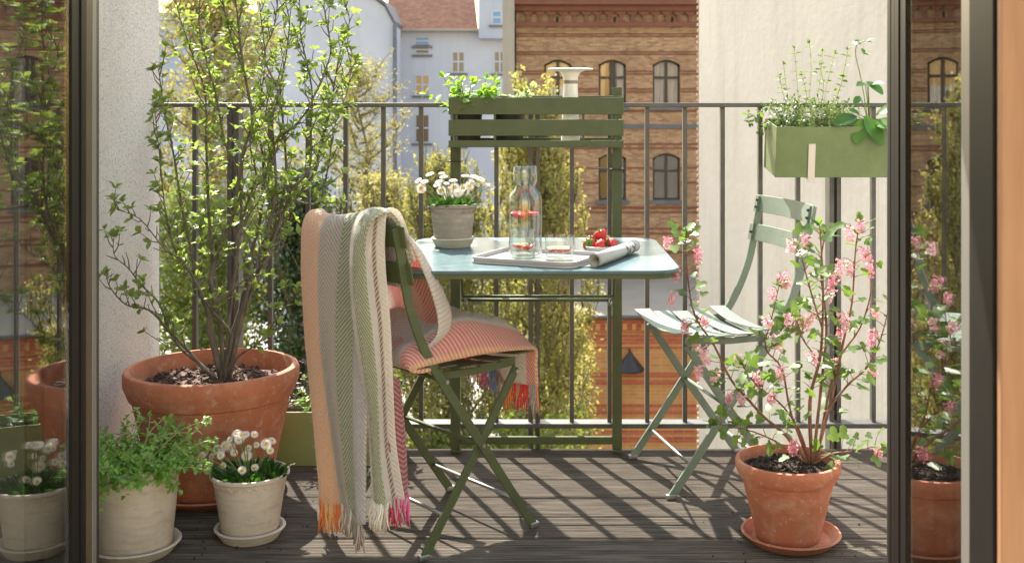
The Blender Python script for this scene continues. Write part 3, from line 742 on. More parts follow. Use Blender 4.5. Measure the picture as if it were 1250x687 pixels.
# ================================================================== FURNITURE
# ---- folding chairs, local x forward, y to the chair's left, front feet at x=.18
UP = [(.18, .004), (.092, .127), (.009, .247), (-.065, .352), (-.130, .448), (-.172, .520), (-.208, .610), (-.228, .700), (-.250, .812)]
HWC = .1845
def folding_chair(label, cx, cy, th, mat, group):
    u = Vector((math.cos(th), math.sin(th), 0))
    r = thing('folding_chair', label, 'chair', Vector((cx, cy, 0)) - u * .18, th, group)
    up = [(p.x, p.z) for p in smoothpath([(a, 0, b) for a, b in UP], 4)]
    for s in (-1, 1):
        q = fixn(MB().ribbon(up, .0115, .004, s * (HWC)).build('front_leg', mat, r, world=False, bevel=.0015))
        rear = [(-.164, .004), (.009, .247), (.128, .425)]
        q2 = fixn(MB().ribbon(rear, .0115, .004, s * (HWC - .0095)).build('rear_leg', mat, r, world=False, bevel=.0015))
        for (x, z) in ((.18, .0), (-.164, .0)):
            MB().box(x - .014, x + .014, s * HWC - .008 - (.0095 * s if x < 0 else 0), s * HWC + .008 - (.0095 * s if x < 0 else 0), 0, .014).build('foot_cap', M['steel'], r, world=False, bevel=.003)
        for (x, z) in ((.009, .247), (-.105, .425), (.118, .418)):
            MB().tube([(x, s * (HWC - .017), z), (x, s * (HWC + .008), z)], .0055, 10).build('rivet', M['steel'], r, world=False, smooth='auto')
    for (x, z, w) in ((.118, .088, HWC), (-.098, .092, HWC - .0095), (.009, .247, HWC - .01), (-.105, .425, HWC)):
        MB().tube([(x, -w, z), (x, w, z)], .0048, 8).build('stretcher', M['steel'] if z < .2 else mat, r, world=False, smooth=True)
    for s in (-1, 1):  # seat rails
        fixn(MB().ribbon([(-.115, .437), (.0, .432), (.13, .437)], .009, .003, s * (HWC - .019)).build('seat_rail', mat, r, world=False))
    n = 10
    for k in range(5):       # seat slats, sagging a little in the middle
        xc = -.105 + k * .0625; hw = .0255; m = MB(); vs = []; fs = []
        zc = .452 + .012 * ((k - 2) / 2) ** 2
        for i in range(n + 1):
            t = i / n * 2 - 1; y = t * (HWC + .012); z = zc - .016 * (1 - t * t)
            vs += [(xc - hw, y, z - .002), (xc + hw, y, z - .002), (xc + hw, y, z + .002), (xc - hw, y, z + .002)]
        for i in range(n):
            for q in range(4): a, b = i * 4 + q, i * 4 + (q + 1) % 4; fs.append((a, b, b + 4, a + 4))
        fs += [(3, 2, 1, 0), (n * 4, n * 4 + 1, n * 4 + 2, n * 4 + 3)]
        o = fixn(m.add(vs, fs).build('seat_slat', mat, r, world=False, bevel=.0012))
    for (zc, hh, lean) in ((.790, .0265, -.246), (.700, .0255, -.226)):   # back slats, bowed backwards
        m = MB(); vs = []; fs = []
        for i in range(n + 1):
            t = i / n * 2 - 1; y = t * (HWC + .022); x = lean + .0075 + .0 - .020 * (1 - t * t)
            sl = .2
            for (dx, dz) in ((-.002, -hh), (.002, -hh), (.002, hh), (-.002, hh)): vs.append((x + dx - dz * sl + .0, y, zc + dz))
        for i in range(n):
            for q in range(4): a, b = i * 4 + q, i * 4 + (q + 1) % 4; fs.append((a, b, b + 4, a + 4))
        fs += [(3, 2, 1, 0), (n * 4, n * 4 + 1, n * 4 + 2, n * 4 + 3)]
        bs = fixn(m.add(vs, fs).build('back_slat', mat, r, world=False, bevel=.0012))
        for s in (-1, 1):
            for dz in ((-.011, .011) if zc > .75 else (0,)):
                x = lean + .004 - dz * .2
                MB().tube([(x - .004, s * (HWC), zc + dz), (x + .013, s * HWC, zc + dz)], .0042, 8).build('rivet', M['black'], bs, world=False, smooth='auto')
    return r
chL = folding_chair('olive green folding bistro chair with a striped blanket over its back and seat', -.134, 3.09, .712, M['green'], None)
chR = folding_chair('empty sage green folding bistro chair behind the pink flowering currant', .331, 3.339, 3.354, M['green_far'], None)

# ---- table with rail posts and slatted shelf
tb = thing('balcony_table', 'green folding balcony table with tall rear posts tied to the railing', 'table', (-.01, 3.45, 0))
def roundrect(x0, x1, y0, y1, r, n=6):
    out = []
    for (cx, cy, a0) in ((x1 - r, y0 + r, -90), (x1 - r, y1 - r, 0), (x0 + r, y1 - r, 90), (x0 + r, y0 + r, 180)):
        for k in range(n + 1):
            a = R(a0 + 90 * k / n); out.append((cx + r * math.cos(a), cy + r * math.sin(a)))
    return out
fixn(MB().extr(roundrect(-.368, .352, 2.745, 3.44, .075), 'z', .690, .700).build('table_top', M['table'], tb, bevel=.0035))
fixn(MB().extr(roundrect(-.358, .342, 2.755, 3.43, .068), 'z', .678, .6895).build('apron', M['green'], tb))
PX = (-.266, .248)
for x in PX:
    m = MB(); m.box(x - .0155, x + .0155, 3.578, 3.582, .012, 1.160); m.box(x + .0115, x + .0155, 3.5822, 3.605, .012, 1.160)
    m.build('post', M['green'], tb, bevel=.0008)
    boxo('foot', M['green'], tb, (x - .016, x + .016, 3.572, 3.606, 0, .012), bevel=.003)
    boxo('side_arm', M['green'], tb, (x - .011, x + .011, 3.40, 3.577, .664, .6775), bevel=.002)
boxo('foot_rail', M['green'], tb, (PX[0] + .016, PX[1] - .016, 3.575, 3.590, .028, .052), bevel=.002)
MB().tube([(PX[0] + .02, 3.57, .487), (PX[1] - .02, 3.57, .487)], .0055, 8).build('cross_rod', M['green'], tb, smooth=True)
MB().tube([(PX[0] + .035, 3.40, .527), (PX[1] - .022, 3.40, .527)], .0045, 8).build('support_rod', M['green'], tb, smooth=True)
for x in (PX[0] + .035, PX[1] - .022):
    MB().tube([(x, 3.30, .68), (x, 3.40, .527), (x, 3.565, .487)], .0042, 8).build('support_hook', M['green'], tb, smooth=True)
    MB().tube([(x, 3.562, .487), (x, 3.562, .468)], .006, 8).build('catch', M['steel'], tb, smooth=True)
    boxo('leg_brace', M['green'], tb, (x - .008, x + .008, 3.0, 3.575, .667, .6775))
for x, zz, s in ((PX[1], .90, -1), (PX[0], .925, 1)):
    m = MB(); m.box(x - .020, x + .020, 3.571, 3.5765, zz - .0022, zz + .0022); m.box(x + .0158, x + .020, 3.5766, 3.65, zz - .0022, zz + .0022); m.box(x - .020, x - .0158, 3.5766, 3.65, zz - .0022, zz + .0022)
    m.tube([(x - .019, 3.569, zz), (x - .05, 3.56, zz + .004), (x - (.085 if s < 0 else .055), 3.55, zz + .006)], .0016, 5)
    m.build('cable_tie', M['black'], tb)
SX0, SX1 = -.276, .258
sh_ = thing('slatted_shelf', 'green slatted planter shelf hung between the table posts', 'shelf', (-.01, 3.5, .975))
for (z0, z1) in ((1.075, 1.1275), (1.010, 1.060)):
    boxo('front_slat', M['green'], sh_, (SX0, SX1, 3.432, 3.438, z0, z1), bevel=.0015)
boxo('base', M['green'], sh_, (SX0, SX1, 3.4385, 3.5765, .975, .980), bevel=.001)
boxo('base_edge', M['green'], sh_, (SX0, SX1, 3.432, 3.4382, .975, .9965), bevel=.0015)
boxo('back_rail', M['green'], sh_, (SX0, SX1, 3.566, 3.572, 1.118, 1.134), bevel=.0015)
boxo('back_rail', M['green'], sh_, (SX0, SX1, 3.566, 3.572, .981, 1.000), bevel=.0015)
for x in (SX0 + .0055, SX1 - .0055):
    for (z0, z1) in ((1.075, 1.1275), (1.010, 1.060)):
        boxo('end_slat', M['green'], sh_, (x - .003, x + .003, 3.4385, 3.5655, z0, z1), bevel=.001)
for x in (-.252, -.135, .135, .236):
    boxo('bracket', M['green'], sh_, (x - .0035, x + .0035, 3.4385, 3.4415, .981, 1.12))

# ---- white lamp in the shelf
lp = thing('table_lamp', 'white pedestal table lamp with wide flat disc top standing in the green shelf', 'lamp', (.098, 3.51, .980))
MB().lathe([(.031, 0), (.031, .004), (.0295, .01), (.024, .14), (.0225, .185), (.0225, .19)], 32).build('stem', M['lamp'], lp, smooth='auto', world=False)
MB().lathe([(.0229, .1905), (.0231, .2)], 32).build('collar_ring', M['alu'], lp, smooth='auto', world=False)
MB().lathe([(.0225, .2005), (.0245, .213), (.031, .225), (.045, .2315), (.069, .234), (.0695, .2365), (.067, .238), (0, .2385)], 48).build('disc_top', M['lamp'], lp, smooth='auto', world=False)

# ---- pots
def pot(root, mat, Rr, Rb, H, band, thick=.012, scallop=False, soilmat=None, soil_drop=.03, rimround=.006, n=56):
    lip = .007 if band else 0
    prof = [(Rb * .7, 0.0), (Rb, .002), (Rb + .003, .008)]
    zb = H - band
    rb = Rb + (Rr - lip - Rb) * (zb / H)
    prof += [(rb, zb - .004)]
    if band: prof += [(rb + .001, zb), (rb + lip + .002, zb + .004), (Rr - .001, zb + band * .5), (Rr, H - rimround), (Rr - rimround * .4, H - rimround * .2), (Rr - rimround, H)]
    else: prof += [(Rr, H - rimround), (Rr - rimround, H)]
    prof += [(Rr - thick + .003, H), (Rr - thick, H - .006), (Rr - thick - .004, H - .05 if H > .1 else H - .03), (Rb * .9, .015), (0, .014)]
    p = MB().lathe(prof, n, wob=.0015).build('pot', mat, root, smooth='auto', world=False)
    so = []
    zs = H - soil_drop; rs = Rb + (Rr - Rb) * (zs / H) - thick * .9
    m = MB(); vs = [(0, 0, zs + .012)]; fs = []
    K, Q = 7, 28
    for i in range(1, K + 1):
        for k in range(Q):
            a = 2 * math.pi * k / Q; rr = rs * i / K
            vs.append((rr * math.cos(a), rr * math.sin(a), zs + .012 * (1 - (i / K) ** 2) + rnd.uniform(-.004, .004)))
    for k in range(Q): fs.append((0, 1 + k, 1 + (k + 1) % Q))
    for i in range(K - 1):
        for k in range(Q): a = 1 + i * Q + k; b = 1 + i * Q + (k + 1) % Q; fs.append((a, a + Q, b + Q, b))
    m.add(vs, fs).build('soil', soilmat or M['soil'], root, smooth=True, world=False)
    if scallop:
        m = MB(); N = 26; zz = zb - .006; 
        for k in range(N):
            a0 = 2 * math.pi * k / N
            pts = []
            for i in range(6):
                t = i / 5; a = a0 + 2 * math.pi / N * t; z = zz - Rr * .09 * math.sin(math.pi * t)
                rr = Rb + (Rr - lip - Rb) * (z / H) + .0012; pts.append((rr * math.cos(a), rr * math.sin(a), z))
            m.tube(pts, Rr * .011, 4, cap=False)
        m.build('scalloped_moulding', mat, root, smooth=True, world=False)
    return p
def saucer(label, loc, r0, mat, h=.03, n=48):
    o = MB().lathe([(r0 * .72, 0), (r0 * .80, .001), (r0 * .97, h * .8), (r0, h - .003), (r0 - .002, h), (r0 - .007, h), (r0 - .010, h - .004), (r0 * .78, .009), (0, .008)], n, wob=.002).build('saucer', mat, None, smooth='auto', world=False)
    o.location = loc; return tag(o, label, 'saucer')

def ground_debris(root, mat, r0, z, n, size, name='mulch'):
    m = MB()
    for _ in range(n):
        a = rnd.uniform(0, 6.283); q = r0 * math.sqrt(rnd.random())
        c = Vector((q * math.cos(a), q * math.sin(a), z + .012 * (1 - (q / r0) ** 2) + rnd.uniform(0, .004)))
        Mx = Matrix.Translation(c) @ Quaternion(rv(), rnd.uniform(0, 6)).to_matrix().to_4x4()
        s = size * rnd.uniform(.5, 1.3)
        m.box(-s, s, -s * .55, s * .55, -s * .22, s * .22, mat=Mx)
    kind(m.build(name, mat, root, world=False), 'stuff')

def stem_path(px_pts, d0, d1, jitter=.004):
    n = len(px_pts); pts = []
    for i, q in enumerate(px_pts):
        d = d0 + (d1 - d0) * i / (n - 1) if len(q) == 2 else q[2]
        pts.append(W(q[0], q[1], d) + rv(jitter))
    return smoothpath(pts, 4)

# ---- big terracotta pot with the tall shrub
BP = Vector((-.934, 3.22, .028))
saucer('terracotta saucer under the big pot of the tall shrub', (BP.x, BP.y, 0), .205, M['terra'], .034)
bush = thing('potted_shrub', 'tall leafy many stemmed shrub in a big terracotta pot beside the plaster wall', 'potted plant', (BP.x, BP.y, .0085))
pot(bush, M['terra'], .2436, .160, .352, .082, .022, soilmat=M['bark_mulch'], soil_drop=.052, rimround=.012, n=72)
ground_debris(bush, M['bark_mulch'], .20, .352 - .050, 520, .0085)
STEMS = [
 ([(276, 463), (278, 428), (288, 396), (302, 355), (323, 318), (343, 281), (363, 237), (384, 208), (392, 180), (401, 140), (413, 105), (431, 84)], .0135, .10),
 ([(270, 463), (262, 428), (257, 396), (261, 371), (257, 338), (270, 298), (286, 257), (292, 224), (300, 180), (309, 147), (300, 101), (295, 80), (281, 42), (272, 0), (266, -45)], .0125, -.06),
 ([(264, 462), (253, 453), (229, 428), (204, 404), (180, 379), (155, 370), (134, 352), (129, 335)], .0068, -.17),
 ([(262, 461), (245, 445), (222, 425), (207, 405), (195, 370), (172, 349), (155, 328), (141, 312), (139, 290)], .0062, -.10),
 ([(272, 462), (282, 412), (270, 391), (253, 370), (235, 338), (221, 317), (200, 303), (172, 268), (143, 254)], .0070, -.14),
 ([(280, 462), (288, 436), (316, 419), (337, 394), (361, 359), (372, 338)], .0046, -.18),
 ([(268, 460), (258, 400), (240, 345), (232, 300), (222, 250), (213, 190), (205, 150), (197, 119), (194, 85)], .0078, .02),
 ([(274, 460), (268, 400), (262, 330), (255, 280), (253, 237), (250, 170), (249, 115), (235, 70), (218, 14), (208, -40)], .0084, .10),
 ([(276, 460), (280, 390), (290, 320), (294, 260), (290, 209), (274, 175), (263, 112), (256, 87), (242, 35), (244, 0), (240, -50)], .0078, -.02),
 ([(278, 458), (292, 380), (305, 320), (318, 260), (323, 199), (316, 164), (318, 120), (322, 70), (318, 20), (314, -40)], .0080, .13),
 ([(280, 458), (300, 360), (322, 300), (337, 240), (337, 195), (333, 147), (338, 115), (324, 70), (333, 35), (338, 0), (342, -50)], .0078, -.08),
 ([(279, 458), (305, 350), (335, 280), (350, 220), (346, 160), (343, 110), (349, 70), (352, 28), (349, 0), (347, -40)], .0066, .06),
 ([(282, 458), (300, 380), (330, 300), (358, 234), (378, 206), (381, 150), (380, 105), (368, 45), (365, 17), (362, -30)], .0075, .0),
 ([(320, 230), (337, 175), (356, 155), (375, 133), (396, 87), (403, 60), (398, 20), (392, -20)], .0045, -.06),
 ([(384, 208), (400, 150), (410, 100), (417, 63), (427, 28), (419, 0), (415, -25)], .0042, .05),
 ([(360, 245), (385, 250), (394, 237), (403, 195), (408, 157), (424, 105), (430, 60)], .0042, -.05),
 ([(295, 80), (291, 38), (286, 0), (283, -40)], .0055, -.06),
 ([(240, 345), (215, 310), (203, 270), (198, 230), (192, 180), (190, 130)], .0050, -.05),
 ([(286, 300), (300, 250), (312, 215), (306, 170), (322, 150), (330, 110)], .0040, -.16),
 ([(262, 371), (300, 340), (330, 310), (345, 300), (352, 285)], .0036, -.16),
]
bst = MB(); blv = []
def bush_leafcluster(p, ax, n, L):
    ax = Vector(ax).normalized()
    for k in range(n):
        side = ax.orthogonal().normalized(); side.rotate(Quaternion(ax, k * 2.4 + rnd.random()))
        d = ax * rnd.uniform(.3, 1.0) + side * rnd.uniform(.5, 1.1)
        nrm = ax * .9 - side * .4 + rv(.4) + Vector((0, 0, .4))
        blv.append(leaf_matrix(p + d * .002, d, nrm, L * rnd.uniform(.55, 1.2)))
bush_parts = []
for si, (pp, r0, doff) in enumerate(STEMS):
    d0 = BP.y + (0 if si < 13 else doff * .7); d1 = BP.y + doff
    path = stem_path(pp, d0, d1)
    for i, p in enumerate(path):
        if p.x < -1.215: p.x = -1.215
    n = len(path)
    m = MB(); m.tube(path, [max(.0011, r0 * .88 * (1 - .87 * (i / (n - 1)) ** .8) * rnd.uniform(.94, 1.06)) for i in range(n)], 8)
    # length walk, side twigs
    acc = 0; total = sum((path[i + 1] - path[i]).length for i in range(n - 1)); nxt = total * (.26 if si < 13 else .05); side = 1
    for i in range(n - 1):
        seg = path[i + 1] - path[i]; L = seg.length; t = seg.normalized()
        while nxt < acc + L:
            f = nxt / total; p = path[i] + t * (nxt - acc)
            perp = t.orthogonal().normalized(); perp.rotate(Quaternion(t, rnd.uniform(0, 6.28)))
            perp.y *= .7
            tl = rnd.uniform(.014, .062) * (1.15 - .45 * f)
            if rnd.random() < .16: tl *= 2.0
            dirv = (t * rnd.uniform(.3, 1.0) + perp * rnd.uniform(.6, 1.1) + Vector((0, 0, .35))).normalized()
            q = [p, p + dirv * tl * .5 + rv(.005), p + dirv * tl + Vector((0, 0, tl * .22)) + rv(.006)]
            for qq in q: qq.x = max(qq.x, -1.225)
            m.tube(q, [.0022, .0015, .0009], 5, cap=False)
            lush = 1.0 if p.z > .78 else .55
            if rnd.random() < lush:
                bush_leafcluster(q[2], q[2] - q[1], rnd.randint(5, 7), .0235)
                if tl > .045: bush_leafcluster(q[1], q[1] - q[0], rnd.randint(3, 5), .021)
            nxt += rnd.uniform(.010, .024)
        acc += L
    bush_leafcluster(path[-1], path[-1] - path[-3], 7, .024)
    m.build('branch', M['bark'], bush, smooth=True)
blv = [m for m in blv if (m @ Vector((1, 0, 0))).x > -1.238 and (m @ Vector((.5, .4, 0))).x > -1.238 and (m @ Vector((.5, -.4, 0))).x > -1.238]
place_leaves(bush, 'leaf', blv, ovate_leaf(.62, .18, .18), M['leaf_bush'], 300)

# ---- flowering currant in the right pot
CP = Vector((.630, 2.857, .0)); CP.x = (961.5 - VX) * 2.857 / F_PX
saucer('terracotta saucer under the pot of the pink flowering currant', (CP.x + .008, CP.y, 0), .125, M['terra'], .027)
cur = thing('flowering_currant', 'pink flowering currant shrub in a terracotta pot by the right door', 'potted plant', (CP.x, CP.y, .0085))
pot(cur, M['terra'], .132, .078, .200, .046, .013, soil_drop=.024, rimround=.007)
ground_debris(cur, M['soil'], .10, .177, 420, .0045, 'soil_crumbs')
CST = [
 ([(988, 566), (960, 532), (935, 510), (915, 490), (893, 462), (870, 420), (850, 385), (842, 345), (838, 305), (836, 288)], .0045, -.05),
 ([(989, 566), (975, 522), (950, 490), (925, 470), (906, 446)], .0036, -.09),
 ([(990, 566), (988, 490), (1000, 440), (1003, 400), (1003, 340), (1001, 275)], .0055, .0),
 ([(992, 566), (1003, 470), (1008, 400), (1003, 330), (1008, 285)], .0046, .05),
 ([(994, 566), (1018, 475), (1030, 420), (1040, 370), (1045, 310), (1048, 272)], .0044, .03),
 ([(995, 566), (1010, 505), (1035, 470), (1060, 445), (1075, 410), (1088, 370)], .0042, .02),
 ([(992, 566), (1015, 553), (1040, 551), (1075, 545)], .0028, -.02),
 ([(988, 564), (965, 505), (955, 450), (936, 425), (941, 390), (951, 348)], .0034, -.04),
 ([(996, 560), (1018, 450), (1050, 400), (1064, 345), (1058, 300)], .0036, .10),
 ([(987, 566), (950, 540), (920, 527), (890, 521), (872, 515)], .0026, -.08),
 ([(1000, 440), (985, 420), (975, 405), (962, 388)], .0024, -.05),
 ([(1003, 400), (990, 350), (978, 315), (972, 300)], .0026, -.06),
]
FL = [(816, 298), (852, 312), (825, 337), (823, 364), (838, 399), (858, 394), (855, 434), (853, 455), (875, 462), (892, 489), (902, 445), (923, 466), (942, 359), (932, 397), (944, 419), (949, 459), (945, 490), (952, 344),
      (968, 303), (984, 296), (1035, 286), (1049, 278), (1029, 328), (1041, 330), (1052, 314), (1060, 330), (1021, 346), (1017, 361), (978, 396), (991, 391), (1065, 382), (1027, 391), (1028, 410), (1069, 413), (1061, 453), (988, 440), (962, 391), (972, 549), (1072, 556), (1018, 447), (905, 490)]
cpaths = []; clv = []
for (pp, r0, doff) in CST:
    path = stem_path(pp, CP.y, CP.y + doff, .003); n = len(path); cpaths.append(path)
    m = MB(); m.tube(path, [max(.0011, r0 * (1 - .7 * i / (n - 1))) for i in range(n)], 8)
    k = 4 if r0 > .003 else 2
    while k < n:
        t = (path[k] - path[k - 1]).normalized(); p = path[k]
        perp = t.orthogonal().normalized(); perp.rotate(Quaternion(t, rnd.uniform(0, 6.28)))
        for _ in range(rnd.choice((1, 2, 3, 3))):
            perp.rotate(Quaternion(t, rnd.uniform(1.5, 2.6)))
            pet = perp * rnd.uniform(.012, .026) + t * rnd.uniform(.0, .014) + Vector((0, 0, .006)); e = p + pet
            m.tube([p, p + pet * .5 + Vector((0, 0, .002)), e], [.0011, .0009, .0007], 4, cap=False)
            clv.append(leaf_matrix(e, pet + Vector((0, 0, rnd.uniform(-.016, .008))), Vector((rnd.uniform(-.5, .5), rnd.uniform(-.8, .3), .8)), rnd.uniform(.017, .036)))
        k += rnd.choice((1, 1, 2))
    t = (path[-1] - path[-3]).normalized()
    for _ in range(4): clv.append(leaf_matrix(path[-1], t + rv(.9), rv(1) + Vector((0, -.3, .8)), rnd.uniform(.016, .026)))
    m.build('stem', M['redbark'], cur, smooth=True)
place_leaves(cur, 'leaf', clv, lobed_leaf(), M['leaf_currant'], 300)
def flower_cluster_proto():
    m = MB(); r2 = random.Random(5)
    m.tube([(0, 0, 0), (.002, 0, -.018), (.001, 0, -.040)], [.0009, .0008, .0005], 4, cap=False)
    for k in range(22):
        z = -.006 - .034 * k / 22; a = k * 2.4; rr = .0105 * (1 - .35 * k / 22) * r2.uniform(.8, 1.15)
        d = Vector((math.cos(a), math.sin(a), -.25 + r2.uniform(-.4, .4))).normalized()
        b = Vector((0, 0, z)); e = b + d * rr
        m.tube([b, b + d * rr * .5, e], [.0006, .0010, .0016], 5, cap=False)
        x = d.orthogonal().normalized(); y = d.cross(x)
        for q in range(5):
            an = q * 1.2566; rad = x * math.cos(an) + y * math.sin(an); tn = y * math.cos(an) - x * math.sin(an)
            tip = e + rad * .0052 + d * .0028
            m.add([e, e + rad * .0032 + tn * .0018 + d * .0016, tip, e + rad * .0032 - tn * .0018 + d * .0016], [(0, 1, 2, 3)])
    return m
fp = flower_cluster_proto().mesh('flower_cluster'); fp.materials.append(M['pink'])
allp = [p for pa in cpaths for p in pa]
st = MB()
for (fx_, fy_) in FL:
    best = min(allp, key=lambda p: (VX + F_PX * p.x / p.y - fx_) ** 2 + (HOR + F_PX * (EYE - p.z) / p.y - fy_) ** 2)
    c = W(fx_, fy_, best.y - rnd.uniform(-.02, .03))
    o = bpy.data.objects.new('flower_cluster', fp); COL.objects.link(o); o.parent = cur
    s = rnd.uniform(.85, 1.25); top = c + Vector((0, 0, .022 * s))
    o.location = top - cur.location; o.rotation_euler = (rnd.uniform(-.5, .5), rnd.uniform(-.5, .5), rnd.uniform(0, 6.28)); o.scale = (s, s, s * rnd.uniform(.8, 1.05))
    MB().tube([best, best.lerp(top, .5) + Vector((0, 0, .006)), top], [.0012, .001, .0008], 5, cap=False).build('flower_stalk', M['redbark'], cur, smooth=True)

# ---- daisies
def daisy_proto():
    m = MB()
    for ring, (n, r0, r1, z0, z1, w) in enumerate(((24, .3, 1.0, .10, .02, .13), (22, .28, .86, .14, .16, .12), (16, .26, .62, .17, .27, .11))):
        for k in range(n):
            a = 2 * math.pi * (k + .5 * ring) / n; c, s = math.cos(a), math.sin(a)
            def P(r, t, z): return (r * c - t * s, r * s + t * c, z)
            rm = (r0 + r1) * .6
            m.add([P(r0, -w * .35, z0), P(rm, -w * .55, (z0 + z1) / 2 + .06), P(r1, -w * .3, z1), P(r1 + .03, 0, z1), P(r1, w * .3, z1), P(rm, w * .55, (z0 + z1) / 2 + .06), P(r0, w * .35, z0)], [(0, 1, 5, 6), (1, 2, 4, 5), (2, 3, 4)])
    return m
dp = daisy_proto().mesh('daisy_flower', False); dp.materials.append(M['petal'])
ep = MB().lathe([(.36, .08), (.36, .17), (.28, .26), (.14, .31), (0, .32)], 14).mesh('flower_centre'); ep.materials.append(M['daisy_eye'])
def daisy_pot(label, loc, Rr, Rb, H, potmat, flowers, Rf, band, depth):
    r = thing('potted_daisies', label, 'potted plant', loc)
    pot(r, potmat, Rr, Rb, H, band, .009, scallop=True, soil_drop=.018, rimround=.004)
    ctr = Vector(loc) + Vector((0, 0, H - .012)); stems = MB()
    lv = []
    for _ in range(170):
        a = rnd.uniform(0, 6.28); q = Rr * .86 * math.sqrt(rnd.random()); b = ctr + Vector((q * math.cos(a), q * math.sin(a), -.004))
        d = Vector((math.cos(a), math.sin(a), 0)) * rnd.uniform(.1, .8) * (q / Rr + .2) + Vector((0, 0, rnd.uniform(.5, 1.2)))
        lv.append(leaf_matrix(b, d, Vector((math.cos(a) * .2, math.sin(a) * .2, 1)) - d * .3 + rv(.4), rnd.uniform(.022, .040)))
    for (fx_, fy_, tx, tz) in flowers:
        c = W(fx_, fy_, loc[1] + rnd.uniform(-depth, depth))
        o = bpy.data.objects.new('daisy_flower', dp); COL.objects.link(o); o.parent = r
        nrm = Vector((tx + rnd.uniform(-.12, .12), -1.0 * (1 - tz) - .1, tz + rnd.uniform(-.05, .1))).normalized()
        Mx = Matrix.Translation(c) @ nrm.to_track_quat('Z', 'Y').to_matrix().to_4x4() @ Matrix.Scale(Rf * rnd.choice((rnd.uniform(.85, 1.1), rnd.uniform(.85, 1.1), rnd.uniform(.6, .85))), 4)
        o.matrix_basis = Matrix.Translation(-Vector(loc)) @ Mx
        e = bpy.data.objects.new('flower_centre', ep); COL.objects.link(e); e.parent = o
        b = ctr + (c - ctr) * Vector((.35, .35, 0)) * 1.0; b = Vector((ctr.x + (c.x - ctr.x) * .3, ctr.y + (c.y - ctr.y) * .3, ctr.z))
        stems.tube([b, b.lerp(c, .55) + Vector((0, 0, .008)), c - nrm * .002], [.0013, .0012, .0011], 5, cap=False)
    kind(stems.build('flower_stems', M['stem'], r, smooth=True), 'stuff')
    place_leaves(r, 'leaf', lv, ovate_leaf(.45, .2, .2), M['leaf_dark'], 300)
    return r
# floor daisies
DPc = Vector((-.740, 2.884, 0))
saucer('whitewashed clay saucer under the daisies on the deck', (DPc.x, DPc.y, 0), .090, M['whitepot'], .030)
q = lambda z, ox, oy, sc: [(ox + x / sc, oy + y / sc, tx, tz) for x, y, tx, tz in z]
FD = q([(590, 138, 0, .6), (627, 140, .2, .6), (665, 140, .3, .5), (560, 162, -.3, .4), (600, 160, 0, .4), (672, 184, .3, .4), (740, 167, .5, .7), (714, 180, .2, .3), (732, 208, .2, .3), (505, 205, -.4, .3), (540, 190, -.2, .4), (565, 195, -.1, .4), (578, 217, 0, .25),
        (640, 197, .2, .4), (632, 230, .1, .25), (522, 228, -.2, .3), (482, 235, -.5, .3), (440, 235, -.6, .4), (465, 286, -.5, .1), (532, 272, -.1, .2), (612, 292, 0, .2), (667, 280, .1, .1), (460, 218, -.6, .5), (610, 145, 0, .6)], 120, 490, 3.4875)
daisy_pot('white daisies in a small whitewashed clay pot on the deck', (DPc.x, DPc.y, .0085), .100, .068, .160, M['whitepot'], FD, .0150, .012, .055)
# table daisies
TP = Vector((-.246, 3.215, .700))
saucer('pale grey clay saucer under the daisies on the table', (TP.x, TP.y, .700), .062, M['greysaucer'], .028)
FT = q([(152, 185, -.2, .1), (130, 132, -.4, .6), (175, 140, -.2, .7), (218, 82, -.2, .8), (310, 75, 0, .85), (322, 103, 0, .8), (345, 152, 0, .7), (395, 130, .1, .85), (305, 203, -.1, .2), (365, 200, 0, .3), (405, 180, 0, .35), (360, 253, 0, .1), (432, 225, .1, .5), (490, 95, 0, .9),
        (475, 185, .1, .3), (490, 220, .2, .5), (515, 172, .2, .5), (540, 135, .1, .75), (560, 102, .2, .85), (575, 160, .3, .7), (600, 120, .3, .8), (630, 150, .3, .6), (645, 165, .4, .7), (680, 168, .5, .9), (275, 165, -.2, .7), (290, 140, -.1, .85)], 490, 200, 6.246)
daisy_pot('white daisies in a weathered grey clay pot on the green table', (TP.x, TP.y, .7085), .0714, .050, .116, M['greyclay'], FT, .0145, .013, .05)

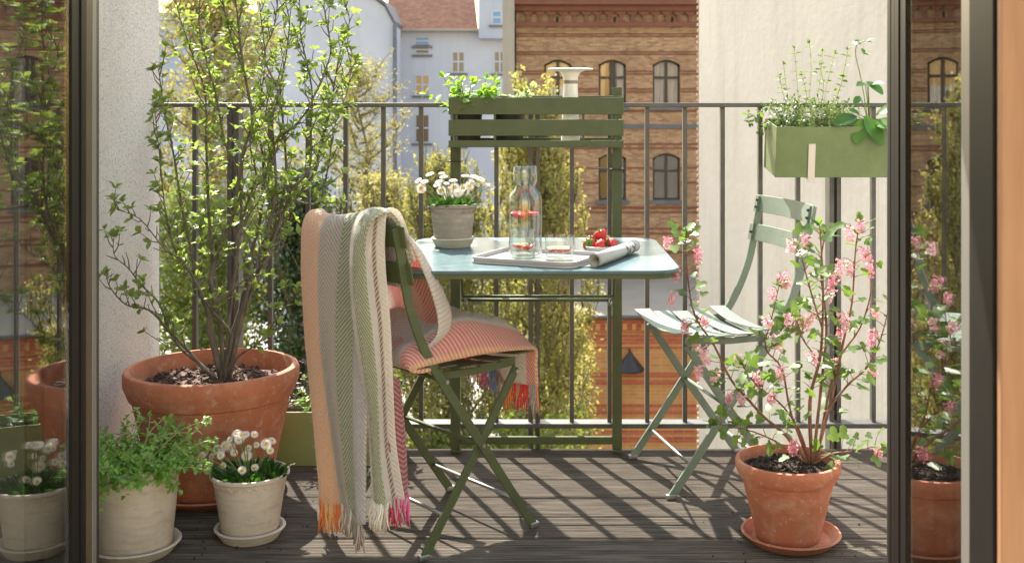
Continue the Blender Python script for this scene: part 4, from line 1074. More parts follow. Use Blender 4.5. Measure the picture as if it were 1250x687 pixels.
# ---- tall whitewashed pot with trailing herb
HP = Vector((-1.000, 2.785, 0))
saucer('whitewashed clay saucer under the tall pot of trailing herbs', (HP.x, HP.y, 0), .112, M['whitepot'], .030)
hb_ = thing('potted_herb', 'trailing light green herb spilling from a tall whitewashed pot by the door', 'potted plant', (HP.x, HP.y, .0085))
pot(hb_, M['whitepot'], .109, .086, .214, 0, .010, soil_drop=.02, rimround=.004)
def herb(root, ctr, rad, n, L, leafmat_, stemmat, leafL, reach, droop, proto, up=(.4, 1.0), step=.016, name='leaf', bias=Vector((0, 0, 0)), limit=300, xmin=-9, ymin=2.60):
    st = MB(); lv = []
    for k in range(n):
        a = rnd.uniform(0, 6.28); q = rad * math.sqrt(rnd.random()); p = ctr + Vector((q * math.cos(a), q * math.sin(a), 0))
        d = (Vector((math.cos(a), math.sin(a), 0)) * reach * (.3 + q / rad) + Vector((0, 0, rnd.uniform(*up))) + bias).normalized()
        l = L * rnd.uniform(.5, 1.2); ns = max(3, int(l / step)); path = [p]
        for i in range(ns):
            d = (d + Vector((0, 0, -droop)) + rv(.16)).normalized(); p = p + d * (l / ns)
            if p.x < xmin: p.x = xmin
            if p.y < ymin: p.y = ymin
            path.append(p)
            perp = d.orthogonal().normalized(); perp.rotate(Quaternion(d, i * 1.57 + rnd.uniform(-.4, .4)))
            for s in (-1, 1):
                dd = perp * s + d * .45
                lv.append(leaf_matrix(p, dd, Vector((0, 0, 1)) + rv(.5) + d * .3, leafL * rnd.uniform(.6, 1.2) * (1 - .35 * i / ns)))
        st.tube(path, [.0010] * len(path), 4, cap=False)
        for _ in range(2): lv.append(leaf_matrix(p, d + rv(.4), Vector((0, 0, 1)) + rv(.5), leafL * .7))
    kind(st.build('stems', stemmat, root, smooth=True), 'stuff')
    place_leaves(root, name, lv, proto, leafmat_, limit)
herb(hb_, HP + Vector((0, 0, .206)), .092, 135, .112, M['leaf_herb'], M['reedstem'], .0245, .9, .06, ovate_leaf(.6, .15, .2), up=(.25, 1.0), step=.014, bias=Vector((.1, -.1, 0)))
st = MB(); lv = []
for pts_, doff in (([(190, 570), (215, 545), (240, 525), (252, 510)], .03), ([(185, 560), (215, 528), (240, 517), (255, 513)], .06), ([(195, 572), (225, 552), (245, 540), (262, 536)], .02), ([(160, 560), (163, 530), (170, 505), (166, 500)], .05), ([(170, 560), (182, 528), (198, 512)], .04),
                   ([(205, 575), (216, 588), (207, 596)], -.08), ([(165, 590), (152, 570), (149, 600), (153, 603)], -.10), ([(195, 576), (185, 545), (200, 530), (230, 528)], -.02)):
    path = stem_path(pts_, HP.y - .03, HP.y + doff, .001); st.tube(path, .0011, 4, cap=False)
    for i in range(2, len(path), 2):
        t = (path[i] - path[i - 1]).normalized(); pr = t.orthogonal().normalized(); pr.rotate(Quaternion(t, i * .8))
        for s in (-1, 1): lv.append(leaf_matrix(path[i], pr * s + t * .4, Vector((0, -.3, 1)) + rv(.4), rnd.uniform(.011, .017)))
    for _ in range(3): lv.append(leaf_matrix(path[-1], (path[-1] - path[-2]) * 60 + rv(.7), Vector((0, -.3, 1)) + rv(.3), .014))
kind(st.build('trailing_stems', M['reedstem'], hb_, smooth=True), 'stuff')
place_leaves(hb_, 'leaf', lv, ovate_leaf(.6, .15, .2), M['leaf_herb'])

# ---- long green trough behind the big pot and the chair
tr = thing('planter_trough', 'long green metal trough planter on the deck behind the big terracotta pot', 'planter', (-.74, 3.53, 0))
def openbox(name, mat, root, x0, x1, y0, y1, z0, z1, t=.004, world=True):
    m = MB()
    m.box(x0, x1, y0, y0 + t, z0, z1); m.box(x0, x1, y1 - t, y1, z0, z1); m.box(x0, x0 + t, y0 + t, y1 - t, z0, z1); m.box(x1 - t, x1, y0 + t, y1 - t, z0, z1); m.box(x0 + t, x1 - t, y0 + t, y1 - t, z0, z0 + t)
    return m.build(name, mat, root, bevel=.0012, world=world)
openbox('trough', pmat('trough_green_brightened', (.25, .30, .11, 1), (.28, .33, .13, 1), 7, .5), tr, -1.05, -.432, 3.450, 3.600, .0, .164)  # box green brightened in the colour to offset shade on the trough
boxo('soil', M['soil'], tr, (-1.045, -.437, 3.4545, 3.5955, .10, .135))
def sprig(root, base, n, L, mat, leafL, proto, stemmat):
    herb(root, base, .05, n, L, mat, stemmat, leafL, .35, .0, proto, up=(.9, 1.5), step=.03)
for (x, n, L, mt, sm, ll) in ((-.80, 9, .15, 'purple', 'redbark', .020), (-.70, 7, .10, 'leaf_herb', 'stem', .024), (-.60, 8, .08, 'leaf_dark', 'stem', .03), (-.50, 9, .11, 'leaf_dark', 'stem', .028), (-.46, 5, .10, 'leaf_mint', 'stem', .024)):
    sprig(tr, Vector((x, 3.52, .135)), n, L, M[mt], ll, ovate_leaf(.5, .15, .2), M[sm])
# ---- window box on the railing
wbx = thing('window_box', 'sage green metal window box with herbs hung on the railing by the right door', 'planter', (.725, 3.632, .905))
tilt = Matrix.Rotation(R(7.5), 4, 'X')
m = MB(); t = .0035; LB = .62; DB = .178; HB = .157
for d in ((0, LB, -DB, -DB + t, 0, HB), (0, LB, -t, 0, 0, HB), (0, t, -DB + t, -t, 0, HB), (LB - t, LB, -DB + t, -t, 0, HB), (t, LB - t, -DB + t, -t, 0, t)):
    m.box(*d, mat=tilt)
fixn(m.build('box', M['box_green'], wbx, bevel=.0012, world=False))
fixn(MB().box(.006, LB - .006, -DB + .006, -.006, .09, HB - .022, mat=tilt).build('soil', M['soil'], wbx, world=False))
fixn(MB().box(.098, .120, -DB - .004, -DB - .0005, -.012, .105, mat=tilt).build('clip', flat('clip_metal', (.50, .47, .40, 1), .4, .5), wbx, world=False, bevel=.001))
fixn(MB().box(.098, .120, -DB - .0005, .012, -.006, -.001, mat=tilt).build('hanger', M['steel'], wbx, world=False))
for xx in (.108, .50):
    MB().tube([(xx, .002, .14), (xx, .006, .205), (xx, .045, .212), (xx, .05, .19)], .0035, 6).build('rail_hook', M['steel'], wbx, world=False, smooth=True)
base = Vector((.725, 3.55, 1.02))
herb(wbx, base + Vector((.13, 0, 0)), .100, 95, .098, M['leaf_thyme'], M['reedstem'], .017, .5, -.02, ovate_leaf(.5, .15, .1), up=(.8, 1.4), step=.010)
st = MB(); lv = []
for pts_ in ([(975, 150), (972, 100), (971, 60)], [(985, 150), (990, 90), (989, 52)], [(990, 150), (1000, 100), (1003, 64)], [(1000, 150), (1010, 100), (1019, 66)], [(1010, 152), (1025, 105), (1036, 62)], [(965, 150), (960, 110), (957, 78)], [(995, 150), (1005, 112), (1002, 80)], [(1015, 152), (1020, 120), (1030, 95)],
             [(955, 148), (940, 130), (925, 140), (915, 150), (912, 137)], [(950, 148), (935, 152), (927, 160)], [(968, 150), (955, 115), (952, 95)], [(980, 150), (985, 120), (978, 92)]):
    path = stem_path(pts_, 3.54, 3.54 + rnd.uniform(-.05, .04), .003); st.tube(path, .0011, 4, cap=False)
    for i in range(1, len(path)):
        t = (path[i] - path[i - 1]).normalized(); pr = t.orthogonal().normalized(); pr.rotate(Quaternion(t, i * 1.2))
        for s in (-1, 1): lv.append(leaf_matrix(path[i], pr * s + t * .3, Vector((0, 0, 1)) + rv(.6), rnd.uniform(.014, .024)))
    for _ in range(4): lv.append(leaf_matrix(path[-1], t + rv(.9), Vector((0, 0, 1)) + rv(.5), .014))
kind(st.build('tall_stems', M['reedstem'], wbx, smooth=True), 'stuff')
place_leaves(wbx, 'leaf', lv, ovate_leaf(.62, .15, .15), M['leaf_thyme'])
def berryleaf():
    m = MB(); N = 23; w = .66; vs = [(.45, 0, -.03)]; 
    out = []
    for i in range(N):
        t = i / (N - 1); hw = w / 2 * math.sin(math.pi * min(1, t * .93 + .03)) ** .75; x = t
        out.append((x + (.03 if i % 2 else 0), hw * (1.0 if i % 2 else .9), -.22 * x * x + .16 * hw))
    out2 = [(x, -y, z) for x, y, z in reversed(out)]
    mid = [(x, 0, -.22 * x * x - .02) for x, y, z in out]
    vs = out + mid + [(x, -y, z) for x, y, z in out]; fs = []
    for i in range(N - 1):
        fs += [(i, i + 1, N + i + 1, N + i), (N + i, N + i + 1, 2 * N + i + 1, 2 * N + i)]
    m.add(vs, fs); return m
lv = []; st = MB()
root_ = W(1062, 160, 3.53)
for (a, b, L) in (((1045, 142), (1014, 148), .075), ((1050, 140), (1036, 130), .05), ((1053, 146), (1041, 182), .075), ((1055, 142), (1076, 172), .095), ((1058, 100), (1078, 112), .06), ((1056, 102), (1042, 102), .042), ((1060, 105), (1074, 98), .05), ((1066, 150), (1090, 150), .08), ((1070, 140), (1092, 125), .07), ((1050, 118), (1040, 126), .045), ((1080, 150), (1108, 165), .085)):
    pa = W(a[0], a[1], 3.45); pb = W(b[0], b[1], 3.42)
    d = pb - pa; d.y -= .02
    lv.append(leaf_matrix(pa, d, Vector((.1, -.65, .75)) + rv(.25), L * 1.08, rnd.uniform(.75, 1.0)))
    st.tube([root_, root_.lerp(pa, .6) + Vector((0, 0, .012)), pa], [.0018, .0014, .0012], 5, cap=False)
pf = stem_path([(1062, 160), (1052, 100), (1045, 70), (1046, 55), (1056, 50)], 3.53, 3.46, .001); st.tube(pf, .0015, 5, cap=False)
for e in ((1044, 53), (1058, 51), (1054, 66)): 
    for _ in range(3): lv.append(leaf_matrix(W(e[0], e[1], 3.46), rv(1) + Vector((.5, 0, .4)), Vector((0, -.5, 1)) + rv(.4), .022))
kind(st.build('leaf_stalks', M['stem'], wbx, smooth=True), 'stuff')
place_leaves(wbx, 'large_leaf', lv, berryleaf(), M['leaf_berry'])
o = bpy.data.objects.new('white_blossom', dp); COL.objects.link(o); o.parent = wbx; o.location = W(1044, 53, 3.455) - wbx.location; o.scale = (.010, .010, .010); o.rotation_euler = (R(35), 0, 0)

# ---- herb pots standing in the shelf
for i, (lab, x, lm_, sc, n, L) in enumerate((('bright green mint plant in a dark pot standing in the green shelf', -.225, 'leaf_mint', .036, 24, .115), ('pale variegated herb in a dark pot standing in the green shelf beside the mint', -.092, 'leaf_pale', .030, 18, .085))):
    r = thing('potted_herb', lab, 'potted plant', (x, 3.505, .980))
    pot(r, pmat('dark_nursery_pot', (.03, .03, .028, 1), (.05, .048, .045, 1), 10, .5), .052, .040, .108, .012, .003, soil_drop=.012, rimround=.001, n=32)
    herb(r, Vector((x, 3.505, 1.075)), .04, n, L, M[lm_], M['stem'], sc, .55, .02, ovate_leaf(.72, .12, .15), up=(.6, 1.2), step=.022)

# ================================================================== THINGS ON THE TABLE
tc = Vector((-.004, 2.922, .700))
ty = thing('serving_tray', 'white rounded serving tray with carafe and glasses on the table', 'tray', tc, R(-24))
fixn(MB().extr(roundrect(-.145, .145, -.115, .115, .035, 8), 'z', .0, .006).build('base', M['tray'], ty, world=False, bevel=.002))
out = roundrect(-.145, .145, -.115, .115, .035, 8); n = len(out); vs = []; fs = []
inn = roundrect(-.137, .137, -.107, .107, .028, 8)
outb = roundrect(-.141, .141, -.111, .111, .032, 8)
for (lst, z) in ((outb, .0062), (out, .0150), (out, .0165), (inn, .0165), (inn, .0062)): vs += [(x, y, z) for x, y in lst]
for L_ in range(4):
    for i in range(n): fs.append((L_ * n + i, L_ * n + (i + 1) % n, (L_ + 1) * n + (i + 1) % n, (L_ + 1) * n + i))
fixn(MB().add(vs, fs).build('rim', M['tray'], ty, world=False, smooth='auto'))
zt = .7065
ca = thing('carafe', 'clear glass carafe of water with red berry slices on the tray', 'carafe', (-.036, 2.945, zt))
prof = [(0, 0), (.040, 0), (.0435, .004), (.0440, .10), (.0440, .148), (.0405, .165), (.031, .176), (.0262, .183), (.0262, .188), (.0300, .196), (.0315, .204), (.0315, .236), (.0305, .2365), (.0300, .236), (.0298, .204), (.0283, .197), (.0245, .188), (.0245, .182), (.030, .174), (.0388, .164), (.0422, .148), (.0422, .10), (.0415, .008), (0, .007)]
fixn(MB().lathe(prof, 48).build('glass_body', M['glass'], ca, smooth=True, world=False))
fixn(MB().lathe([(0, .0068), (.0417, .0085), (.0424, .10), (.0424, .1215), (0, .1215)], 48).build('water', M['water'], ca, smooth='auto', world=False))
def slices(root, n, r, z, s):
    for k in range(n):
        a = k * 6.283 / n + rnd.uniform(-.4, .4); o = MB()
        o.lathe([(0, -.30), (.7, -.25), (1, -.05), (.95, .15), (.6, .28), (0, .3)], 12)
        q = o.build('berry_slice', M['red_slice'], root, smooth=True, world=False)
        q.location = (r * math.cos(a), r * math.sin(a), z + rnd.uniform(-.002, .002)); q.scale = (s, s * .75, s * .9); q.rotation_euler = (rnd.uniform(-.5, .5), rnd.uniform(-.4, .4), a)
slices(ca, 6, .025, .113, .0155)
MB().tube([(.008, -.01, .012), (-.002, .0, .10), (-.014, .004, .20), (-.018, .005, .225)], .0009, 5).build('stirrer', M['steel'], ca, world=False, smooth=True)
def tumbler(label, x, y, r0, h, wl_):
    g_ = thing('drinking_glass', label, 'glass', (x, y, zt))
    fixn(MB().lathe([(0, 0), (r0 * .93, 0), (r0 * .96, .003), (r0, h - .001), (r0 - .0006, h), (r0 - .0014, h), (r0 - .0018, h - .001), (r0 * .96 - .002, .009), (0, .008)], 40).build('glass_body', M['glass'], g_, smooth=True, world=False))
    fixn(MB().lathe([(0, .0078), (r0 * .96 - .0018, .0088), (r0 * (.96 + .04 * wl_ / h) - .0016, wl_), (0, wl_)], 40).build('water', M['water'], g_, smooth='auto', world=False))
    slices(g_, 4, r0 * .50, wl_ - .007, .0135)
tumbler('tall drinking glass with red berry slices in front of the carafe', -.040, 2.858, .0325, .082, .045)
tumbler('short wide drinking glass with red berry slices beside the carafe', .053, 2.890, .0385, .062, .032)
bo = tag(MB().lathe([(.024, 0), (.027, .002), (.040, .010), (.0475, .022), (.0480, .0235), (.0470, .024), (.0385, .013), (.025, .006), (0, .0055)], 40).build('fruit_bowl', M['cream_ceramic'], None, smooth='auto', world=False), 'small white bowl of strawberries behind the rolled newspaper', 'bowl')
bo.location = (.164, 3.055, .700)
sb = MB().lathe([(0, -1.15), (.25, -1.05), (.6, -.55), (.88, .0), (.95, .3), (.8, .62), (.4, .78), (0, .8)], 16).mesh('body'); sb.materials.append(M['strawberry'])
cx_ = MB()
for k in range(7):
    a = k * .9; c, s = math.cos(a), math.sin(a)
    cx_.add([(0, 0, .80), (.35 * c - .2 * s, .35 * s + .2 * c, .88), (.95 * c, .95 * s, .95), (.35 * c + .2 * s, .35 * s - .2 * c, .88)], [(0, 1, 2, 3)])
cx_.tube([(0, 0, .78), (.1, 0, 1.2), (.2, .1, 1.5)], .06, 4)
cxm_ = cx_.mesh('calyx'); cxm_.materials.append(M['leaf_berry'])
for k, (dx, dy, dz, s, rx, ry) in enumerate(((-.028, -.012, .026, .019, 1.0, -.3), (.002, -.026, .026, .019, 1.3, .1), (.032, -.010, .026, .019, 1.0, .9), (.004, .002, .050, .020, .4, .2), (-.022, .022, .030, .018, .5, .8), (.020, .022, .030, .018, .6, -.5))):
    r = thing('strawberry', 'ripe red strawberry with green leaves in the small white bowl', 'strawberry', (.164 + dx, 3.055 + dy, .700 + dz), group='strawberries in the white bowl')
    for nm, me in (('body', sb), ('calyx', cxm_)):
        o = bpy.data.objects.new(nm, me); COL.objects.link(o); o.parent = r; o.scale = (s, s, s); o.rotation_euler = (rx, ry, k * 1.3)
# rolled newspaper
a = Vector((.138, 2.790, .7005)); b = Vector((.262, 3.085, .7005)); ax_ = (b - a).normalized(); sdv = Vector((ax_.y, -ax_.x, 0)); Ln = (b - a).length
nw = thing('newspaper', 'rolled up newspaper lying on the table beside the tray', 'newspaper', a)
vs = []; fs = []; prof = []
for k in range(44):
    an = -1.57 - k * .32; rr = .0178 - k * .00016; prof.append((rr * math.cos(an), rr * math.sin(an) + .0180))
flatp = [(-.075 + .0085 * i, .0012 + .0006 * math.sin(i)) for i in range(9)]
prof = flatp + prof
uvn = len(prof)
for (x, z) in prof:
    for f in (0, .5, 1): p = ax_ * Ln * f + sdv * x * (1 if f < .9 else 1); vs.append((p.x, p.y, p.z + z))
for i in range(uvn - 1):
    for f in range(2): fs.append((i * 3 + f, i * 3 + f + 1, i * 3 + f + 4, i * 3 + f + 3))
t_ = NT('printed_newsprint'); v = t_.objc(); 
vv = t_.add('ShaderNodeMapping'); vv.inputs['Rotation'].default_value = (0, 0, math.atan2(ax_.x, ax_.y)); t_.link(v, vv.inputs[0]); v = vv.outputs[0]
sp = t_.add('ShaderNodeSeparateXYZ'); t_.link(v, sp.inputs[0])
head = t_.math('MULTIPLY', t_.math('GREATER_THAN', sp.outputs[1], .205), t_.math('LESS_THAN', sp.outputs[1], .285))
blk = t_.math('GREATER_THAN', t_.noise(t_.scaled(v, (90, 130, 90)), 1.2, 1), .50)
lines = t_.math('GREATER_THAN', t_.math('SINE', t_.math('MULTIPLY', sp.outputs[1], 1600)), .35)
tx = t_.math('MULTIPLY', lines, t_.math('GREATER_THAN', t_.noise(t_.scaled(v, (300, 30, 30)), 1, 1), .5))
colr = t_.mix(t_.math('MULTIPLY', tx, .22), (.45, .44, .41, 1), (.14, .14, .14, 1))
colr = t_.mix(t_.math('MULTIPLY', head, t_.math('MULTIPLY', blk, .9)), colr, (.05, .05, .05, 1))
t_.link(colr, t_.b.inputs['Base Color']); t_.b.inputs['Roughness'].default_value = .85
no = MB().add(vs, fs).build('paper_roll', t_.m, nw, smooth=True, world=False)
so = no.modifiers.new('thick', 'SOLIDIFY'); so.thickness = .0006

# ================================================================== BLANKET on the left chair
def blanketmat(name, stops, width, per=.0118, pale=(.90, .84, .76, 1), amt=.68):
    t = NT(name); uv = t.add('ShaderNodeUVMap').outputs[0]
    sp = t.add('ShaderNodeSeparateXYZ'); t.link(uv, sp.inputs[0]); u, v = sp.outputs[0], sp.outputs[1]
    nz = t.math('MULTIPLY', t.math('SUBTRACT', t.noise(t.objc(), 35, 3), .5), .006)
    uu = t.math('ADD', u, nz)
    base = t.ramp(t.math('DIVIDE', uu, width), stops)
    pp = t.math('PINGPONG', u, .062)
    ph = t.math('MULTIPLY', t.math('ADD', t.math('ADD', v, t.math('MULTIPLY', pp, .95)), nz), 2 * math.pi / per)
    w = t.math('ADD', t.math('MULTIPLY', t.math('SINE', ph), .5), .5)
    fz = t.noise(t.objc(), 420, 3)
    line = t.math('POWER', w, 1.6)
    c = t.mix(t.math('MULTIPLY', line, amt), base, pale)
    c = t.mix(t.math('MULTIPLY', t.math('SUBTRACT', fz, .3), .35), c, (.9, .86, .8, 1))
    t.link(c, t.b.inputs['Base Color']); t.b.inputs['Roughness'].default_value = .95; t.b.inputs['Specular IOR Level'].default_value = .1
    t.b.inputs['Sheen Weight'].default_value = .6; t.b.inputs['Sheen Roughness'].default_value = .5
    bm_ = t.bump(t.math('ADD', t.math('MULTIPLY', w, 1.0), t.math('MULTIPLY', fz, .9)), .8, .003)
    tr = t.add('ShaderNodeBsdfTranslucent'); t.link(c, tr.inputs[0]); mx = t.add('ShaderNodeMixShader'); mx.inputs[0].default_value = .42
    t.link(t.b.outputs[0], mx.inputs[1]); t.link(tr.outputs[0], mx.inputs[2]); t.link(mx.outputs[0], t.out.inputs[0])
    return t.m
CR = (.86, .80, .70, 1); PEACH = (1.0, .56, .26, 1); TAUPE = (.52, .43, .37, 1); GRN = (.25, .30, .09, 1); LIL = (.54, .49, .53, 1); REDC = (.78, .19, .15, 1); PINK = (.78, .36, .35, 1); MAUVE = (.76, .63, .63, 1); GREYW = (.72, .67, .61, 1); OLV = (.28, .32, .10, 1); ORG = (.88, .42, .15, 1); BRN = (.24, .13, .08, 1); DRED = (.36, .05, .07, 1)
def stripes(lst, soft=.012):
    out = []; p = 0
    for i, (w, c) in enumerate(lst):
        out.append((min(p + (soft if i else 0), 1), c)); p += w
        if i < len(lst) - 1: out.append((max(p - soft, 0), c))
    return out
Bm = blanketmat('blanket_green_peach', stripes([(.15, LIL), (.21, GRN), (.23, TAUPE), (.27, PEACH), (.14, CR)]), .36)
Bo = blanketmat('blanket_olive_cream', stripes([(.20, CR), (.42, OLV), (.22, CR), (.06, BRN), (.10, CR)]), .20)
Bb = blanketmat('blanket_white_pink', stripes([(.13, GREYW), (.20, REDC), (.42, PINK), (.25, MAUVE)]), .37)
Bs = blanketmat('blanket_red_white', stripes([(.014, ORG), (.10, REDC), (.22, GREYW), (.38, MAUVE), (.286, PINK)], .006), .37)
bl = thing('throw_blanket', 'fluffy striped woollen blanket in peach, green and red draped over the chair', 'blanket', chL.location, chL.rotation_euler.z)
def sheet(name, fn, nu, nv, mat, thick=.008, uvs=None):
    vs = []; uv = []
    for j in range(nv + 1):
        for i in range(nu + 1):
            p, q = fn(i / nu, j / nv); vs.append(p); uv.append(q)
    fs = [(j * (nu + 1) + i, j * (nu + 1) + i + 1, (j + 1) * (nu + 1) + i + 1, (j + 1) * (nu + 1) + i) for j in range(nv) for i in range(nu)]
    m = MB().add(vs, fs); me = m.mesh(name); L_ = me.uv_layers.new(name='UVMap')
    vi = np.zeros(len(me.loops), int); me.loops.foreach_get('vertex_index', vi)
    L_.data.foreach_set('uv', np.array(uv)[vi].ravel())
    o = mkobj(name, me, mat, bl); s = o.modifiers.new('t', 'SOLIDIFY'); s.thickness = thick; s.offset = 0; s.use_rim = True
    sb_ = o.modifiers.new('s', 'SUBSURF'); sb_.levels = 1; sb_.render_levels = 1
    return vs
def interp(tab, x):
    xs = [a for a, b in tab]; ys = [b for a, b in tab]; return float(np.interp(x, xs, ys))
def polypath(pts, sub=6):
    P = smoothpath([(a, 0, b) for a, b in pts], sub); L = [0]
    for i in range(1, len(P)): L.append(L[-1] + (P[i] - P[i - 1]).length)
    def f(s):
        d = s * L[-1]; x = float(np.interp(d, L, [p.x for p in P])); z = float(np.interp(d, L, [p.z for p in P])); return x, z, d
    return f, L[-1]
# 1 the wide part hanging down behind the back rest
pf1, L1 = polypath([(-.206, .66), (-.222, .74), (-.232, .80), (-.248, .829), (-.270, .832), (-.287, .815), (-.296, .76), (-.302, .66), (-.304, .50), (-.304, .35), (-.304, .24), (-.304, .118)])
def main_fn(t, s):
    x, z, d = pf1(s); back = max(0, min(1, (d - .17) / .08))
    yn = interp([(.12, -.165), (.5, -.15), (.9, -.15)], z); yf = interp([(.13, .075), (.22, .10), (.35, .13), (.5, .155), (.65, .165), (.85, .175)], z)
    t1 = min(t / .84, 1); y = yn + (yf - yn) * t1
    down = max(0, .80 - z) * back
    x -= down * (.010 * math.sin(t1 * 6.0 + .6 + d * .8) + .008 * math.sin(t1 * 15 + 2 - d * 2)) * .9
    x += .010 * back * math.sin(t1 * 4 + d * 5)
    if t > .84:
        k = (t - .84) / .16; x += back * k * .085 + .012 * math.sin(k * 3.1); y += .018 * math.sin(k * 2.2) * back + k * .03 * back * (1 + down) + k * .07 * min(1, max(0, (.5 - z) / .35))
        z += .05 * k * back * min(1, max(0, (.5 - z) / .3))
    z += .012 * math.sin(t1 * 5 + 1) * (1 - back * .6) * (1 if d > .08 else d / .08)
    z -= .010 * (s ** 6) * math.sin(t1 * 9)
    return (x, y, z), (t * .36, d)
v1 = sheet('rear_drape', main_fn, 64, 70, Bm)
# 2 the narrower fold lying over it at the near end
pf2, L2 = polypath([(-.205, .72), (-.222, .79), (-.240, .838), (-.268, .850), (-.298, .838), (-.316, .80), (-.322, .70), (-.318, .55), (-.308, .40), (-.300, .29), (-.292, .175)])
def over_fn(t, s):
    x, z, d = pf2(s); back = max(0, min(1, (d - .14) / .08))
    yn = interp([(.12, -.228), (.3, -.200), (.5, -.184), (.7, -.176), (.86, -.174)], z); yf = interp([(.12, -.165), (.3, -.150), (.5, -.133), (.7, -.110), (.86, -.095)], z)
    a = t
    if t < .62: k = t / .62; y = yf + (yn - yf) * math.sin(k * 1.5708); xo = -.012 * math.sin(k * 3.1416 * .9 + .2)
    else: k = (t - .62) / .38; y = yn + .020 * math.sin(k * 3.14); xo = .055 * k - .006
    x += xo * (.35 + .65 * back) + .006 * math.sin(d * 11 + t * 3)
    z += .006 * math.sin(t * 8) * (1 - back)
    return (x, y + .004 * math.sin(d * 9), z), (t * .20, d)
v2 = sheet('folded_drape', over_fn, 40, 64, Bo, .009)
# dark red underside showing beside the fold near the hem
def under_fn(t, s):
    z = .46 - .28 * s; y = -.150 - .02 * s - .035 * (1 - t) ; x = -.292 + .045 * (1 - t) + .010 * s + .006 * math.sin(t * 6 + s * 3)
    return (x, y - .01, z), (.055 + t * .06, z)
v2b = sheet('folded_drape_underside', under_fn, 10, 24, blanketmat('blanket_dark_red', [(0, DRED), (1, DRED)], .2, amt=.35), .006)
# 3 the part bunched against the back rest
pf3, L3 = polypath([(-.225, .808), (-.186, .765), (-.136, .690), (-.098, .630), (-.075, .582), (-.080, .545), (-.125, .524), (-.165, .514), (-.198, .500)])
def bunch_fn(t, s):
    x, z, d = pf3(s); y = -.180 + .34 * t
    e = .45 + .55 * math.sin(min(1, t / .12) * 1.5708) ** .5; e2 = math.sin(min(1, (1 - t) / .2) * 1.5708) ** .7
    k = max(0, min(1, d / .08)); x = x * min(e, e2) + (-.228 + (.8 - z) * .16) * (1 - min(e, e2)) if k else x
    x += .012 * math.sin(t * 6 + d * 6) * k; z += .008 * math.sin(t * 8 + d * 9) * k
    return (x, y, z), (t * .37, d)
v3b = sheet('bunched_fold', bunch_fn, 50, 50, Bb, .010)
# 4 the mound spread over the seat and hanging over its front edge
pf4, L4 = polypath([(-.150, .462), (-.198, .464), (-.212, .484), (-.190, .518), (-.130, .542), (-.05, .562), (.03, .560), (.10, .532), (.155, .492), (.190, .455), (.200, .410), (.203, .355)])
def seat_fn(t, s):
    x, z, d = pf4(s); hang = max(0, min(1, (d - L4 + .12) / .06)); y = -.190 + .352 * t + .030 * hang * (1 - t)
    e = math.sin(min(1, t / .17) * 1.5708) ** .75; e2 = math.sin(min(1, (1 - t) / .25) * 1.5708) ** .8
    f = min(e, .25 + .75 * e2)
    onseat = max(0, min(1, (d - .03) / .05)) * (1 - max(0, min(1, (d - L4 + .13) / .06)))
    z = z * (1 - onseat) + onseat * (.464 + (z - .464) * (.12 + .88 * f))
    z += (.011 * math.sin(t * 7 + d * 13) + .007 * math.sin(d * 27 + t * 5) + .006 * math.sin(d * 9 - t * 11)) * onseat * f
    x += hang * .012 * math.sin(t * 13 + 1)
    if hang > 0: z += hang * .07 * max(0, (t - .38)) / .62
    return (x, y, z), (t * .37, d)
v3 = sheet('seat_cover', seat_fn, 60, 84, Bs, .010)
# tassels
def fringe(base_pts, cols, L, seed, rad=.0024, dens=1):
    r3 = random.Random(seed); groups = {}
    n = len(base_pts)
    for i, p in enumerate(base_pts):
        for k in range(dens):
            p0 = Vector(p) + Vector((r3.uniform(-.004, .004), r3.uniform(-.003, .003), 0)); ci = cols[min(len(cols) - 1, int(i / n * len(cols)))]
            if r3.random() < .25: ci = r3.choice(cols)
            l = L * r3.uniform(.8, 1.1); sw = Vector((r3.uniform(-.012, .012), r3.uniform(-.012, .012), 0))
            pts = [p0 + Vector((0, 0, .006)), p0 + sw * .2 + Vector((0, 0, -l * .3)), p0 + sw * .8 + Vector((r3.uniform(-.003, .003), r3.uniform(-.003, .003), -l * .65)), p0 + sw * .9 + Vector((r3.uniform(-.004, .004), 0, -l))]
            groups.setdefault(ci, MB()).tube(pts, [rad, rad, rad * .95, rad * .6], 5)
    for ci, m in groups.items():
        kind(m.build('fringe', FRM[ci], bl, smooth=True, world=False), 'stuff')
def yarn(name, c): return pmat(name, c, tuple(min(1, x * 1.25) for x in c[:3]) + (1,), 120, .95, .8, 300, .002)
FRM = {'o': yarn('yarn_orange', (.75, .22, .07, 1)), 'y': yarn('yarn_yellow', (.72, .42, .14, 1)), 't': yarn('yarn_taupe', (.38, .31, .27, 1)), 'g': yarn('yarn_green', (.20, .24, .10, 1)), 'r': yarn('yarn_red', (.60, .05, .05, 1)), 'p': yarn('yarn_pink', (.62, .10, .24, 1)), 'c': yarn('yarn_cream', (.68, .62, .53, 1)), 'b': yarn('yarn_blue', (.20, .26, .42, 1))}
row = lambda v, nu, nv, j, a, b, st=1: [v[j * (nu + 1) + i] for i in range(int(a * nu), int(b * nu) + 1, st)]
h1 = row(v1, 64, 70, 70, 0, 1); h1r = list(h1)
fringe(h1[4:16], ['t', 'g', 't'], .062, 1, dens=2)
fringe(h1[16:38], ['t', 't', 'c'], .062, 2, dens=2)
fringe(h1[38:54], ['o', 'y', 'o'], .066, 3, dens=2)
fringe(h1[54:], ['c', 't', 'g'], .062, 4, dens=2)
h2 = row(v2, 40, 64, 64, 0, 1); fringe(h2[0:20], ['c', 'c'], .060, 5, dens=2); fringe(h2[20:], ['c', 'c', 't'], .058, 6, dens=1)
fringe(row(v2b, 10, 24, 24, 0, 1), ['p', 'r', 'p'], .065, 7, dens=3)
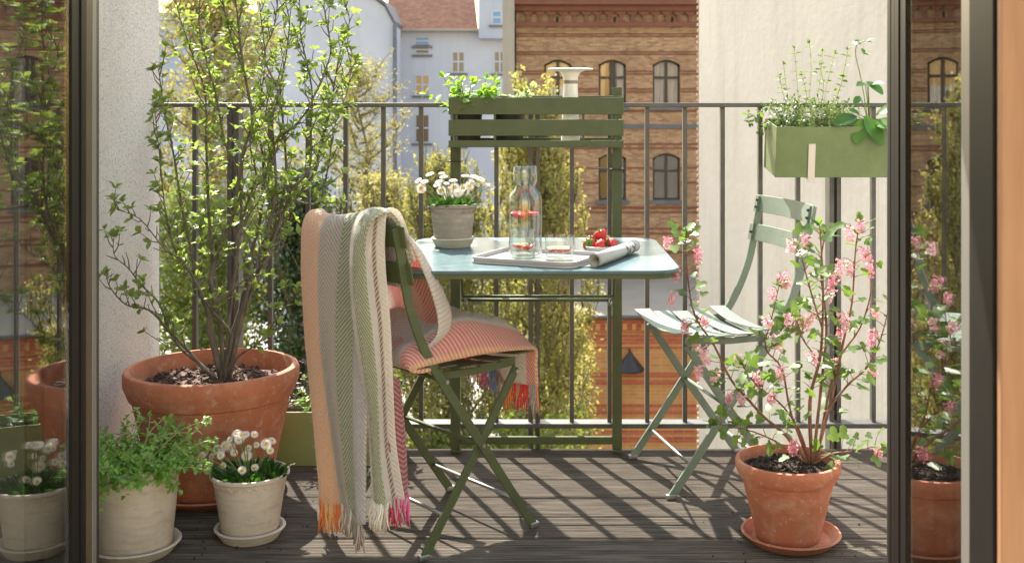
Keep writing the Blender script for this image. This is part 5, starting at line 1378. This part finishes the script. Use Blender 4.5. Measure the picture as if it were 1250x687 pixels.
h3 = row(v3, 60, 84, 84, 0, 1); fringe(h3[0:26], ['t', 'r', 'r', 'o', 't'], .070, 8, dens=2); fringe(h3[26:], ['t', 'b', 'p', 'c', 'r', 'c'], .070, 9, dens=2)

# fine loose wool fibres that blur the blanket's outline
fz_ = MB(); r4 = random.Random(11)
for vv_, nu, nv, lo in ((v1, 64, 70, 18), (v2, 40, 64, 12), (v3, 60, 84, 12), (v3b, 50, 50, 2)):
    for _ in range(5200):
        j = r4.randint(lo, nv - 1); i = r4.randint(0, nu - 1); b0 = j * (nu + 1) + i
        p = Vector(vv_[b0]); e1 = Vector(vv_[b0 + 1]) - p; e2 = Vector(vv_[b0 + nu + 1]) - p; nn = e1.cross(e2)
        if nn.length < 1e-9: continue
        nn.normalize(); nn *= r4.choice((-1, 1)); p = p + e1 * r4.random() + e2 * r4.random() + nn * .0045
        d = (nn + Vector((r4.uniform(-1, 1), r4.uniform(-1, 1), r4.uniform(-1, 1))) * .8) * r4.uniform(.003, .008); w = d.orthogonal().normalized() * .00035
        fz_.add([p - w, p + w, p + d], [(0, 1, 2)])
kind(fz_.build('wool_fuzz', leafmat('wool_fibre', (.72, .64, .56, 1), (.82, .76, .68, 1), .5, .9, tcol=(1, 1, 1, 1)), bl, world=False), 'stuff')

# loose soil crumbs on the boards round the pots
cb_ = MB(); r5 = random.Random(4)
for (cx, cy, rr, n) in ((CP.x, CP.y, .20, 46), (DPc.x, DPc.y, .15, 22), (HP.x + .06, HP.y, .17, 26), (BP.x + .1, BP.y - .1, .27, 40)):
    for _ in range(n):
        a_ = r5.uniform(0, 6.28); q_ = rr * (.62 + .6 * r5.random() ** 2); s_ = r5.uniform(.0008, .0026)
        x_, y_ = cx + q_ * math.cos(a_), cy + q_ * math.sin(a_)
        if x_ < -1.23 or y_ < 2.6 or y_ > 3.6: continue
        Mx = Matrix.Translation((x_, y_, s_ * .6 + .0006)) @ Quaternion((r5.random(), r5.random(), r5.random() + .1), r5.uniform(0, 6)).to_matrix().to_4x4()
        cb_.box(-s_, s_, -s_ * .7, s_ * .7, -s_ * .5, s_ * .5, mat=Mx)
kind(tag(cb_.build('soil_crumbs', M['soil'], None), 'scattered dark soil crumbs on the deck boards round the pots', 'soil'), 'stuff')
